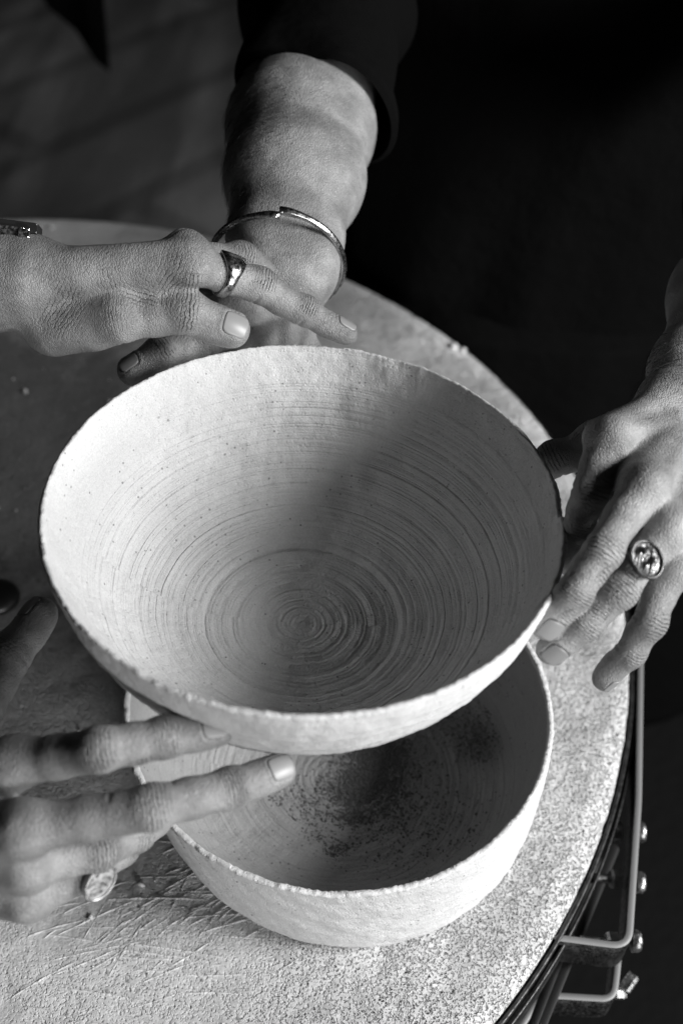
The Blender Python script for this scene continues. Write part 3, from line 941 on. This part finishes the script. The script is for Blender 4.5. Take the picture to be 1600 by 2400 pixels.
class Body:
    """one continuous skin surface per person; nails and clothes are its children"""
    def __init__(self): self.P = []; self.Q = []; self.n = 0; self.nails = []; self.cu = []; self.cm = []
    def add(self, P, Q, cu=None, cm=None):
        self.cu.append(np.zeros(len(P)) if cu is None else cu); self.cm.append(np.zeros(len(P)) if cm is None else cm)
        self.P.append(P); self.Q.append(Q + self.n); self.n += len(P)
    def finish(self, root, mat):
        o = link('body', np_mesh('body', np.concatenate(self.P), np.concatenate(self.Q)), mat, root)
        for nm, arr in (('crease_u', self.cu), ('crease_m', self.cm)):
            o.data.attributes.new(nm, 'FLOAT', 'POINT').data.foreach_set('value', np.concatenate(arr).astype(np.float32))
        for me in self.nails: link('fingernail', me, M['nail'], root)
        return o

def torso_groups(hip, chest, neck, sh_l, sh_r, el_l, el_r, hands, face):
    """chest, neck, head and upper arms under the clothes"""
    hip, chest, neck = map(np.asarray, (hip, chest, neck)); lat = nrm(np.asarray(sh_r) - np.asarray(sh_l))
    core = [ecap(hip, chest, lat, 0.15, 0.10, 0.17, 0.11), ecap(chest, neck, lat, 0.16, 0.10, 0.06, 0.06), cone(neck, np.asarray(neck) + (0, 0, 0.08), 0.055, 0.055)]
    fwd = nrm(np.cross((0, 0, 1.0), lat)); fwd = fwd if fwd @ face > 0 else -fwd
    hd = np.asarray(neck) + (0, 0, 0.19) + fwd * 0.025; up = np.array([0, 0, 1.0]); axs = (lat, fwd, up)
    core += [blob(hd, axs, (0.074, 0.095, 0.115)), blob(hd + fwd * 0.035 - up * 0.075, axs, (0.052, 0.055, 0.05)),
             cone(hd + fwd * 0.098 + up * 0.01, hd + fwd * 0.115 - up * 0.03, 0.009, 0.014), cone(hd + fwd * 0.088 + up * 0.03 - lat * 0.03, hd + fwd * 0.088 + up * 0.03 + lat * 0.03, 0.011, 0.011),
             cone(hd + fwd * 0.092 - up * 0.062 - lat * 0.015, hd + fwd * 0.092 - up * 0.062 + lat * 0.015, 0.008, 0.008)]
    for s in (-1, 1): core.append(blob(hd + lat * s * 0.076 - up * 0.01, (lat, fwd, up), (0.009, 0.018, 0.03)))
    for s_, e_, w_ in ((sh_l, el_l, hands[0]), (sh_r, el_r, hands[1])):
        core += [cone(chest * 0.4 + np.asarray(s_) * 0.6, s_, 0.07, 0.06), cone(s_, e_, 0.055, 0.043), cone(e_, w_, 0.043, 0.036)]
    return [(core, 0.03, 0.03)]

def J(*a): return [at(*p) for p in a]
S_ = 1.0
# ================================================== person standing behind the table
pb = empty('person', (0.27, 1.22, -0.8))
tag(pb, 'person in black clothes with rolled sleeve and bangle standing behind the table', 'person')
bodyB = Body()
VOX = 0.0007
# --- their left hand, on the right of the picture
dE = camdir(0.55, 0.10, 0.80)
Ei = Finger(J((1425, 1030, .643), (1382, 1155, .634), (1356, 1240, .640), (1334, 1318, .650)), (.0108, .0096, .0087, .0076), camdir(0.62, -0.05, 0.75), nail=(.0115, .0105))
Em = Finger(J((1508, 1140, .620), (1412, 1293, .602), (1345, 1390, .603), (1280, 1466, .611)), (.0112, .0098, .0091, .0082), camdir(0.50, 0.25, 0.8), nail=(.0125, .0115))
Er = Finger(J((1560, 1235, .618), (1450, 1384, .609), (1368, 1462, .612), (1292, 1526, .620)), (.0108, .0095, .0087, .0078), camdir(0.42, 0.12, 0.85), nail=(.0120, .0112))
El = Finger(J((1578, 1330, .626), (1522, 1458, .621), (1478, 1528, .630), (1420, 1592, .642)), (.0098, .0088, .0080, .0071), camdir(0.62, -0.25, 0.65), nail=(.0100, .0090))
Et = Finger(J((1545, 1010, .690), (1400, 1040, .695), (1300, 1075, .700), (1225, 1120, .706)), (.0150, .0125, .0108, .0088), camdir(0.1, 0.6, 0.6), thumb=True, nail_on=False)
WE = at(1608, 985, .700)
fE = [(at(1640, 900, .735), .031, .024), (at(1710, 720, .80), .040, .034), (at(1800, 480, .90), .046, .042)]
gE = hand_groups([Ei, Em, Er, El], Et, WE, dE, 1.0, fE)
P, Q, nl, cu, cm = build_hand(gE, [Ei, Em, Er, El, Et], VOX, 31)
PE, QE = P, Q
bodyB.add(P, Q, cu, cm); bodyB.nails += nl
# --- their right hand and forearm, coming down from the top behind the bowl
dC = camdir(0.35, 0.3, 0.8)
Ci = Finger(J((560, 770, .775), (520, 850, .800), (520, 900, .810), (530, 950, .812)), (.0105, .0098, .0086, .0074), camdir(0, .3, .9), nail_on=False)
Cm = Finger(J((610, 775, .780), (600, 850, .802), (600, 900, .810), (605, 950, .812)), (.0108, .0100, .0088, .0076), camdir(0, .3, .9), nail_on=False)
Cr = Finger(J((660, 770, .785), (665, 845, .805), (668, 895, .812), (670, 940, .814)), (.0104, .0096, .0086, .0074), camdir(.2, .3, .9), nail_on=False)
Cl = Finger(J((700, 750, .790), (720, 820, .808), (725, 870, .814), (728, 910, .816)), (.0095, .0088, .0078, .0070), camdir(.3, .3, .9), nail_on=False)
Ct = Finger(J((570, 730, .765), (468, 790, .765), (378, 828, .752), (308, 868, .748)), (.0145, .0120, .0112, .0098), camdir(-0.35, 0.55, 0.75), nail=(.0130, .0125), thumb=True)
WC = at(655, 640, .765)
fC = [(at(668, 560, .785), .033, .026), (at(690, 420, .82), .044, .040), (at(705, 300, .86), .0495, .046), (at(725, 180, .905), .047, .045), (at(745, 60, .95), .046, .046)]
gC = hand_groups([Ci, Cm, Cr, Cl], Ct, WC, dC, 1.0, fC, lat=camdir(1, -.15, 0))
P, Q, nl, cu, cm = build_hand(gC, [Ci, Cm, Cr, Cl, Ct], 0.0009, 41)
PC, QC = P, Q
bodyB.add(P, Q, cu, cm); bodyB.nails += nl
# --- trunk under the clothes
shR = np.array([0.07, 1.16, 0.56]); shL = np.array([0.47, 1.16, 0.56])
elR = at(745, 60, .95); elL = at(1800, 480, .90)
P, Q = sdf_mesh(torso_groups((0.27, 1.24, 0.05), (0.27, 1.20, 0.45), (0.27, 1.18, 0.66), shR, shL, elR, elL, (at(725, 180, .905), at(1740, 640, .83)), (0, -1, 0)), 0.006)
bodyB.add(P, Q)
bodyB.finish(pb, M['skin_b'])

def loft(name, rings, mat, parent, n=72, fold=0.004, freq=9, seed=0, cap=True):
    """rings: (centre, lateral axis, half width, normal axis, half depth)"""
    th = np.linspace(0, 2 * np.pi, n, endpoint=False); V = []
    nz = SineNoise(seed, freq, 18)
    for c, a, w, b, d in rings:
        c, a, b = map(np.asarray, (c, a, b))
        p = c + np.cos(th)[:, None] * a * w + np.sin(th)[:, None] * b * d
        r = p - c; r = r / np.linalg.norm(r, axis=1)[:, None]
        q = p * np.array([1, 1, 0.35])
        V.append(p + r * (fold * nz(q))[:, None])
    V = np.concatenate(V)
    me = np_mesh(name, V, grid_quads(len(rings), n, False, True))
    bm = bmesh.new(); bm.from_mesh(me); bm.verts.ensure_lookup_table()
    if cap:
        bm.faces.new([bm.verts[j] for j in range(n)]); bm.faces.new([bm.verts[(len(rings) - 1) * n + j] for j in range(n)])
    bmesh.ops.recalc_face_normals(bm, faces=bm.faces); bm.to_mesh(me); bm.free()
    return link(name, me, mat, parent)

def lerp_rings(keys, n):
    out = []; m = len(keys) - 1
    for k in np.linspace(0, m, n):
        i = min(int(k), m - 1); f = k - i; f = f * f * (3 - 2 * f) * 0.5 + f * 0.5
        out.append(tuple(np.asarray(x, float) * (1 - f) + np.asarray(y, float) * f for x, y in zip(keys[i], keys[i + 1])))
    return out

X, Yv = (1, 0, 0), (0, 1, 0)
loft('shirt', lerp_rings([((0.25, 1.23, -0.08), X, 0.27, Yv, 0.15), ((0.25, 1.23, 0.10), X, 0.28, Yv, 0.145), ((0.25, 1.20, 0.40), X, 0.275, Yv, 0.15), ((0.27, 1.18, 0.56), X, 0.225, Yv, 0.12), ((0.27, 1.17, 0.66), X, 0.09, Yv, 0.08)], 40), M['black_cloth'], pb, fold=0.008, freq=7, seed=3)
loft('apron', lerp_rings([((0.27, 1.20, -0.72), X, 0.36, Yv, 0.17), ((0.26, 1.20, -0.3), X, 0.32, Yv, 0.17), ((0.25, 1.22, -0.03), X, 0.29, Yv, 0.17)], 30), M['black_cloth'], pb, fold=0.012, freq=6, seed=4)
# rolled right sleeve: cuff opening slants across the elbow
def sleeve(name, keys, parent, seed, fold=0.005):
    rings = []
    for c, axis, w, d in keys:
        axis = nrm(axis); a = perp(np.array([1.0, 0, 0]), axis) if abs(axis[0]) < 0.9 else perp(np.array([0, 1.0, 0]), axis)
        rings.append((np.asarray(c), a, w, np.cross(axis, a), d))
    return loft(name, lerp_rings(rings, 26), M['black_cloth'], parent, fold=fold, freq=13, seed=seed, cap=False)
axC = nrm(at(745, 60, .95) - at(690, 420, .82))
cut = nrm(axC + 0.20 * cR - 0.26 * cF)
sleeve('rolled_sleeve', [(at(742, 262, .872), cut, .052, .050), (at(744, 254, .875), cut, .058, .056), (at(750, 205, .895), cut, .060, .058), (at(752, 120, .925), axC, .060, .058), (at(750, 70, .945), axC, .058, .058),
                         (at(755, 30, .96), axC, .070, .068), (at(775, -90, 1.0), axC, .072, .070), (shR * 0.6 + at(775, -90, 1.0) * 0.4, nrm(shR - elR), .078, .075), (shR + (0.05, 0.02, 0.0), nrm(shR - elR), .08, .08)], pb, 5)
axL = nrm(elL - at(1740, 640, .83))
sleeve('rolled_sleeve', [(at(1790, 510, .885), axL, .056, .052), (at(1795, 480, .90), axL, .062, .060), (elL, axL, .062, .062), (elL * 0.5 + shL * 0.5, nrm(shL - elL), .068, .068), (shL - (0.05, -0.02, 0), nrm(shL - elL), .08, .08)], pb, 6)
for s in (-1, 1):
    b = bmesh.new()
    bmesh.ops.create_uvsphere(b, u_segments=20, v_segments=12, radius=1, matrix=Matrix.Translation((0.25 + s * 0.13, 1.10, -0.755)) @ Matrix.Diagonal((0.05, 0.14, 0.043, 1)))
    bm_obj('shoe', b, M['black_cloth'], pb, True)

# ================================================== person at the left edge
pa = empty('person', (-0.95, 0.45, -0.8))
tag(pa, 'person reaching in from the left edge with two hands, wearing a watch and rings', 'person')
bodyA = Body()
dA = camdir(-0.10, 0.55, 0.80)
Ai = Finger(J((446, 612, .690), (606, 668, .712), (712, 728, .726), (808, 775, .735)), (.0122, .0110, .0094, .0078), camdir(0.25, 0.85, 0.55), nail=(.0125, .0110))
Am = Finger(J((436, 606, .715), (565, 606, .738), (648, 650, .752), (702, 692, .762)), (.0118, .0106, .0090, .0076), camdir(0.5, 0.75, 0.45), nail=(.0115, .0105))
Ar = Finger(J((415, 615, .738), (540, 650, .768), (600, 680, .775), (630, 725, .778)), (.0112, .0100, .0088, .0074), camdir(0.5, 0.75, 0.4), nail_on=False)
Al = Finger(J((385, 630, .758), (480, 665, .782), (535, 690, .788), (570, 730, .792)), (.0100, .0090, .0080, .0070), camdir(0.5, 0.75, 0.4), nail_on=False)
At = Finger(J((128, 762, .715), (282, 742, .698), (438, 730, .700), (546, 772, .710)), (.0165, .0138, .0128, .0110), camdir(0.28, 0.22, 0.90), nail=(.0155, .0145), thumb=True)
WA = at(55, 655, .708)
fA = [(at(-30, 655, .708), .0255, .023), (at(-250, 650, .705), .034, .031), (at(-700, 600, .72), .044, .042)]
gA = hand_groups([Ai, Am, Ar, Al], At, WA, dA, 1.05, fA, lat=camdir(0, 1, .1), wr=(0.0240, 0.021))
P, Q, nl, cu, cm = build_hand(gA, [Ai, Am, Ar, Al, At], VOX, 51, folds=((at(405, 655, .685), Ai.t[0], .009, .015), (at(330, 690, .69), camdir(.3, 1, 0), .006, .012), (at(150, 720, .69), camdir(.8, -.6, 0), .012, .016)))
bodyA.add(P, Q, cu, cm); bodyA.nails += nl
# right hand, lower left
dD = camdir(-0.05, 0.30, 0.95)
Di = Finger(J((35, 1790, .575), (235, 1758, .556), (388, 1728, .566), (508, 1706, .572)), (.0116, .0105, .0098, .0086), camdir(0.0, 0.35, 0.9), nail=(.0130, .0120), wr=1.3)
Dm = Finger(J((60, 1945, .560), (355, 1893, .560), (540, 1848, .580), (655, 1805, .594)), (.0118, .0107, .0098, .0084), camdir(0.0, 0.30, 0.9), nail=(.0130, .0120), wr=1.3)
Dr = Finger(J((70, 2030, .572), (230, 1992, .588), (320, 1955, .610), (370, 1925, .632)), (.0112, .0102, .0090, .0078), camdir(0.3, 0.0, 0.9), nail_on=False)
Dl = Finger(J((70, 2105, .588), (215, 2040, .598), (285, 1990, .612), (310, 1960, .628)), (.0102, .0094, .0084, .0074), camdir(0.35, -0.15, 0.85), nail_on=False)
Dt = Finger(J((-150, 1780, .61), (-60, 1655, .635), (18, 1540, .655), (90, 1438, .668)), (.0160, .0140, .0132, .0105), camdir(-0.75, 0.10, 0.60), nail=(.0140, .0130), thumb=True)
WD = at(-300, 1990, .60)
fD = [(at(-420, 2010, .61), .031, .024), (at(-700, 2050, .63), .040, .036), (at(-1100, 2080, .66), .044, .042)]
gD = hand_groups([Di, Dm, Dr, Dl], Dt, WD, dD, 1.05, fD)
P, Q, nl, cu, cm = build_hand(gD, [Di, Dm, Dr, Dl, Dt], 0.0009, 61)
bodyA.add(P, Q, cu, cm); bodyA.nails += nl
shAl = np.array([-0.92, 0.66, 0.50]); shAr = np.array([-0.92, 0.24, 0.50])
eAl = at(-700, 600, .72); eAr = at(-1100, 2080, .66)
P, Q = sdf_mesh(torso_groups((-1.02, 0.45, -0.02), (-0.98, 0.45, 0.38), (-0.96, 0.45, 0.58), shAl, shAr, eAl, eAr, (at(-480, 620, .71), at(-900, 2065, .645)), (1, 0, 0)), 0.006)
bodyA.add(P, Q)
bodyA.finish(pa, M['skin_a'])
loft('shirt', lerp_rings([((-1.03, 0.45, -0.30), Yv, 0.22, X, 0.16), ((-1.03, 0.45, 0.0), Yv, 0.22, X, 0.15), ((-0.99, 0.45, 0.38), Yv, 0.23, X, 0.14), ((-0.97, 0.45, 0.50), Yv, 0.21, X, 0.12), ((-0.96, 0.45, 0.59), Yv, 0.09, X, 0.08)], 40), M['black_cloth'], pa, fold=0.008, freq=7, seed=13)
loft('trousers', lerp_rings([((-1.0, 0.45, -0.78), Yv, 0.20, X, 0.14), ((-1.02, 0.45, -0.25), Yv, 0.22, X, 0.17)], 16), M['black_cloth'], pa, fold=0.01, freq=6, seed=14)
for sh, el, w in ((shAl, eAl, at(-480, 620, .71)), (shAr, eAr, at(-900, 2065, .645))):
    ax = nrm(el - w)
    sleeve('rolled_sleeve', [(el - ax * 0.03, ax, .055, .053), (el - ax * 0.02, ax, .062, .060), (el, ax, .062, .062), (el * .5 + sh * .5, nrm(sh - el), .066, .066), (sh + (-0.03, 0, 0), nrm(sh - el), .08, .08)], pa, 8)

def hair_cap(parent, c, fwd):
    bm = bmesh.new(); bmesh.ops.create_uvsphere(bm, u_segments=48, v_segments=32, radius=1)
    nz = SineNoise(5, 3.5); fwd = np.array(fwd, float); lat = np.array([-fwd[1], fwd[0], 0])
    for v in bm.verts:
        p = np.array(v.co); k = 1 + 0.03 * nz(p[None])[0]
        if p[1] > 0.25 and p[2] < 0.45: k *= 0.80                # leave the face free
        elif p[2] < -0.45: k *= 0.80
        v.co = Vector(np.array(c) + lat * p[0] * 0.084 * k + fwd * (p[1] * 0.104 * k - 0.008) + np.array([0, 0, p[2] * 0.124 * k + 0.006]))
    bm_obj('hair', bm, Mat('dark_head_hair', 0.012, 0.6, 0, 0.3).m, parent, True)
hair_cap(pb, (0.27, 1.155, 0.85), (0, -1, 0))
hair_cap(pa, (-0.935, 0.45, 0.77), (1, 0, 0))

# ------------------------------------------------------------------ jewellery
def ring_loop(c, axis, a, ra, b, rb, n=64):
    t = np.linspace(0, 2 * np.pi, n, endpoint=False)
    return c + np.cos(t)[:, None] * a * ra + np.sin(t)[:, None] * b * rb

def band_ring(f, i, frac, width, label, mat, extra=0.0008, taper=None):
    """finger band around phalanx i of finger f; taper: widening towards the back of the finger"""
    c = f.j[i] * (1 - frac) + f.j[i + 1] * frac
    t, d = f.t[i], f.d[i]; lat = np.cross(t, d)
    r = f.r[i] * (1 - frac) + f.r[i + 1] * frac
    c = c - d * r * 0.06
    n = 72; th = np.linspace(0, 2 * np.pi, n, endpoint=False)
    R0 = r * 1.0 + extra
    prof = [(-1, 0.0), (-0.9, 1), (-0.3, 1.3), (0.3, 1.3), (0.9, 1), (1, 0.0), (0.6, -0.7), (-0.6, -0.7)]
    V = []
    for a in th:
        w = width * 0.5 * (1 + (taper or 0) * max(0, math.cos(a)) ** 2)
        for u, h in prof:
            rr = R0 + h * 0.0011
            V.append(c + t * u * w + (d * math.cos(a) * 0.97 + lat * math.sin(a)) * rr)
    me = np_mesh('ring', np.array(V), grid_quads(n, len(prof), True, True))
    return me, c, t, d, lat, R0

def fix(me):
    bm = bmesh.new(); bm.from_mesh(me); bmesh.ops.recalc_face_normals(bm, faces=bm.faces); bm.to_mesh(me); bm.free(); return me

me, *_ = band_ring(Ai, 0, 0.52, 0.0065, '', None, taper=1.5)
o = link('ring', fix(me), M['old_silver']); tag(o, 'wide plain dark silver band on the index finger above the bowl rim', 'ring', 'rings')

def signet(f, i, frac, la, lb, label, face, normal, long, fm='satin_silver'):
    me, c, t, d, lat, R0 = band_ring(f, i, frac, 0.0042, '', None)
    root = empty('ring', c); tag(root, label, 'ring', 'rings')
    link('band', fix(me), M['silver'], root)
    d = nrm(np.asarray(normal)); a = perp(np.asarray(long), d); b = np.cross(d, a)
    top = c + d * (R0 + 0.0012)
    def rim(name, k0, k1, h0, h1, mat, lift):
        prof = [(1.0 * k0, h0), (k0, h1), ((k0 + k1) / 2, h1 + 0.0004), (k1, h1), (k1, h0)]
        n = 56; V = []
        for q in np.linspace(0, 2 * np.pi, n, endpoint=False):
            for k, h in prof:
                V.append(top + d * (h + lift) + a * la * k * math.cos(q) + b * lb * k * math.sin(q))
        return link(name, fix(np_mesh(name, np.array(V), grid_quads(n, len(prof), True, True))), mat, root)
    rim('bezel', 0.86, 1.0, -0.0022, 0.0010, M[fm], 0)
    # face plate with optional relief
    nr, n = 22, 72; V = [top + d * 0.0003]; Q = []
    for ir in range(1, nr + 1):
        k = 0.86 * ir / nr
        for q in np.linspace(0, 2 * np.pi, n, endpoint=False):
            u, v = k * math.cos(q), k * math.sin(q)
            V.append(top + d * (0.0003 + face(u, v)) + a * la * u + b * lb * v)
    bm = bmesh.new(); vs = [bm.verts.new(v) for v in V]
    for q in range(n): bm.faces.new((vs[0], vs[1 + q], vs[1 + (q + 1) % n]))
    for ir in range(nr - 1):
        for q in range(n):
            bm.faces.new((vs[1 + ir * n + q], vs[1 + (ir + 1) * n + q], vs[1 + (ir + 1) * n + (q + 1) % n], vs[1 + ir * n + (q + 1) % n]))
    bm_obj('face', bm, M[fm], root, True)
    return root
def crest(u, v):
    h = 0
    for cu, cv, s, amp in ((0.30, 0.18, 0.20, 1.1), (0.28, -0.28, 0.16, 0.8), (-0.05, 0.22, 0.16, -0.8), (-0.30, 0.05, 0.24, 1.0), (-0.40, -0.32, 0.15, 0.7), (0.02, -0.10, 0.12, -0.9), (0.52, -0.05, 0.12, 0.7), (-0.55, 0.25, 0.10, -0.6), (-0.18, 0.45, 0.12, 0.7)):
        h += amp * math.exp(-((u - cu) ** 2 + (v - cv) ** 2) / s ** 2)
    return 0.0015 * h + 0.00012 * math.sin(23 * u + 9 * v) * math.sin(17 * v)
signet(Er, 0, 0.58, 0.0104, 0.0082, 'oval silver signet ring with embossed relief on the right hand side hand', crest, camdir(0.12, 0.22, 0.95), camdir(0.35, -0.9, 0), 'dark_silver')
signet(Dl, 0, 0.96, 0.0105, 0.0082, 'plain oval silver signet ring on the blurred lower left hand', lambda u, v: 0.00006 * math.sin(9 * u + 5 * v), camdir(0.62, -0.28, 0.72), camdir(0.55, 0.8, 0))

# open cuff bangle on the forearm
cB = at(650, 618, .774); axB = nrm(at(690, 420, .82) - at(655, 640, .765))
la = perp(camdir(1, -0.24, 0.0), axB); tl = axB; lb = np.cross(tl, la)
lb = lb if lb @ (-cF) > 0 else -lb
th = np.linspace(math.radians(93), math.radians(93 + 361), 90)
path = cB + np.cos(th)[:, None] * la * 0.0430 + np.sin(th)[:, None] * lb * 0.0420 + np.linspace(-0.0026, 0.0026, 90)[:, None] * tl
sc = np.interp(np.arange(90), [0, 2, 5, 84, 87, 89], [1.25, 1.35, 1.0, 1.0, 1.35, 1.25])
o = sweep('bangle', path, circ_prof(0.0022, 14), M['old_silver'], None, up=tl, scale=sc)
tag(o, 'thin open silver bangle around the forearm behind the bowl', 'bangle')

# wrist watch at the left edge
cW = at(22, 655, .708); axW = nrm(at(-30, 645, .705) - WA); upW = perp(camdir(0, .8, .55), axW); lw = np.cross(axW, upW)
wroot = empty('watch', cW); tag(wroot, 'black strapped wristwatch with steel buckle cut by the left edge', 'watch')
th = np.linspace(0, 2 * np.pi, 72, endpoint=False)
wa = perp(camdir(0, 1, .1), axW); wb = np.cross(axW, wa)
path = cW + np.cos(th)[:, None] * wa * 0.0272 + np.sin(th)[:, None] * wb * 0.0250
sweep('strap', path, rect_prof(0.0028, 0.018, 0.0008), M['strap'], wroot, up=axW, closed=True)
bx = cW + wa * 0.0272
def wbox(name, c, sx, sy, sz, mat):
    b = bmesh.new(); m4 = Matrix((tuple(axW), tuple(wb), tuple(wa))).transposed().to_4x4(); m4.translation = Vector(c)
    bmesh.ops.create_cube(b, size=1, matrix=m4 @ Matrix.Diagonal((sx, sy, sz, 1)))
    bmesh.ops.bevel(b, geom=b.edges[:], offset=min(sx, sy, sz) * 0.2, segments=2)
    return bm_obj(name, b, mat, wroot)
wbox('case', bx + wa * 0.003, 0.030, 0.028, 0.006, M['strap'])
sgn = 1 if wb @ (-cF) > 0 else -1
wbox('buckle', bx + wb * sgn * 0.013 - wa * 0.001, 0.016, 0.006, 0.0065, M['silver'])
wbox('buckle_tongue', bx + wb * sgn * 0.017 - wa * 0.001 - axW * 0.0085, 0.006, 0.004, 0.005, M['silver'])

# black rounded thing lying on the table at the left edge
bm = bmesh.new()
pr = [(0.0001, 0.011), (0.012, 0.0105), (0.018, 0.0085), (0.021, 0.005), (0.0205, 0.0015), (0.018, 0.0002), (0.0001, 0.0002)]
vs = [[bm.verts.new((r * math.cos(t), r * math.sin(t) * 0.9, z)) for t in np.linspace(0, 2 * np.pi, 40, endpoint=False)] for r, z in pr]
for a, b in zip(vs, vs[1:]):
    for k in range(40): bm.faces.new((a[k], a[(k + 1) % 40], b[(k + 1) % 40], b[k]))
bmesh.ops.remove_doubles(bm, verts=bm.verts, dist=0.0004)
o = bm_obj('rubber_pad', bm, M['strap'], None, True)
p = atz(-12, 1408, 0.0); o.location = (p[0], p[1], 0.0005)
tag(o, 'small black rounded pad on the table, cut off at the left edge beside the thumb', 'pad')

# body hair on the wrist at the right
def body_hair(parent, P, Q, region, n, mat):
    g = np.random.default_rng(4); N = face_normals_sum(P, Q)
    w = np.array([region(p, q) for p, q in zip(P, N)]) if False else region(P, N)
    idx = g.choice(len(P), n, p=w / w.sum()); V = []; F = []
    for i in idx:
        p, nn = P[i], N[i]; t = perp(camdir(-0.5, -0.75, 0.1) + g.normal(size=3) * 0.35, nn); L = g.uniform(0.005, 0.011)
        k0 = len(V); s_ = np.cross(t, nn)
        for k in range(5):
            f = k / 4; c = p + t * L * f + nn * L * (0.42 * f - 0.30 * f * f) + s_ * L * 0.12 * f * f
            r = 0.00011 * (1 - 0.8 * f)
            V += [c + s_ * r, c - s_ * r * 0.5 + nn * r, c - s_ * r * 0.5 - nn * r]
        for k in range(4):
            for j in range(3): F.append((k0 + k * 3 + j, k0 + k * 3 + (j + 1) % 3, k0 + k * 3 + 3 + (j + 1) % 3, k0 + k * 3 + 3 + j))
    o = link('arm_hair', np_mesh('arm_hair', np.array(V), np.array(F)), mat, parent); o['kind'] = 'stuff'
def reg_E(P, N):
    d = np.linalg.norm(P - WE, axis=1); f = N @ (-cF)
    up = nrm(fE[1][0] - WE); a = (P - WE) @ up
    return np.exp(-((a - 0.02) / 0.035) ** 2) * np.exp(-(d / 0.07) ** 2) * (f > -0.1) + 1e-12
hair_mat = Mat('dark_hair', 0.02, 0.5, 0, 0.4).m
body_hair(pb, PE, QE, reg_E, 520, hair_mat)
def reg_C(P, N):
    ax = nrm(fC[2][0] - WC); a = (P - WC) @ ax
    return np.exp(-((a - 0.11) / 0.05) ** 2) * smoothstep(0.3, -0.5, N @ cR) * (N @ (-cF) > -0.2) + 1e-12
body_hair(pb, PC, QC, reg_C, 420, hair_mat)
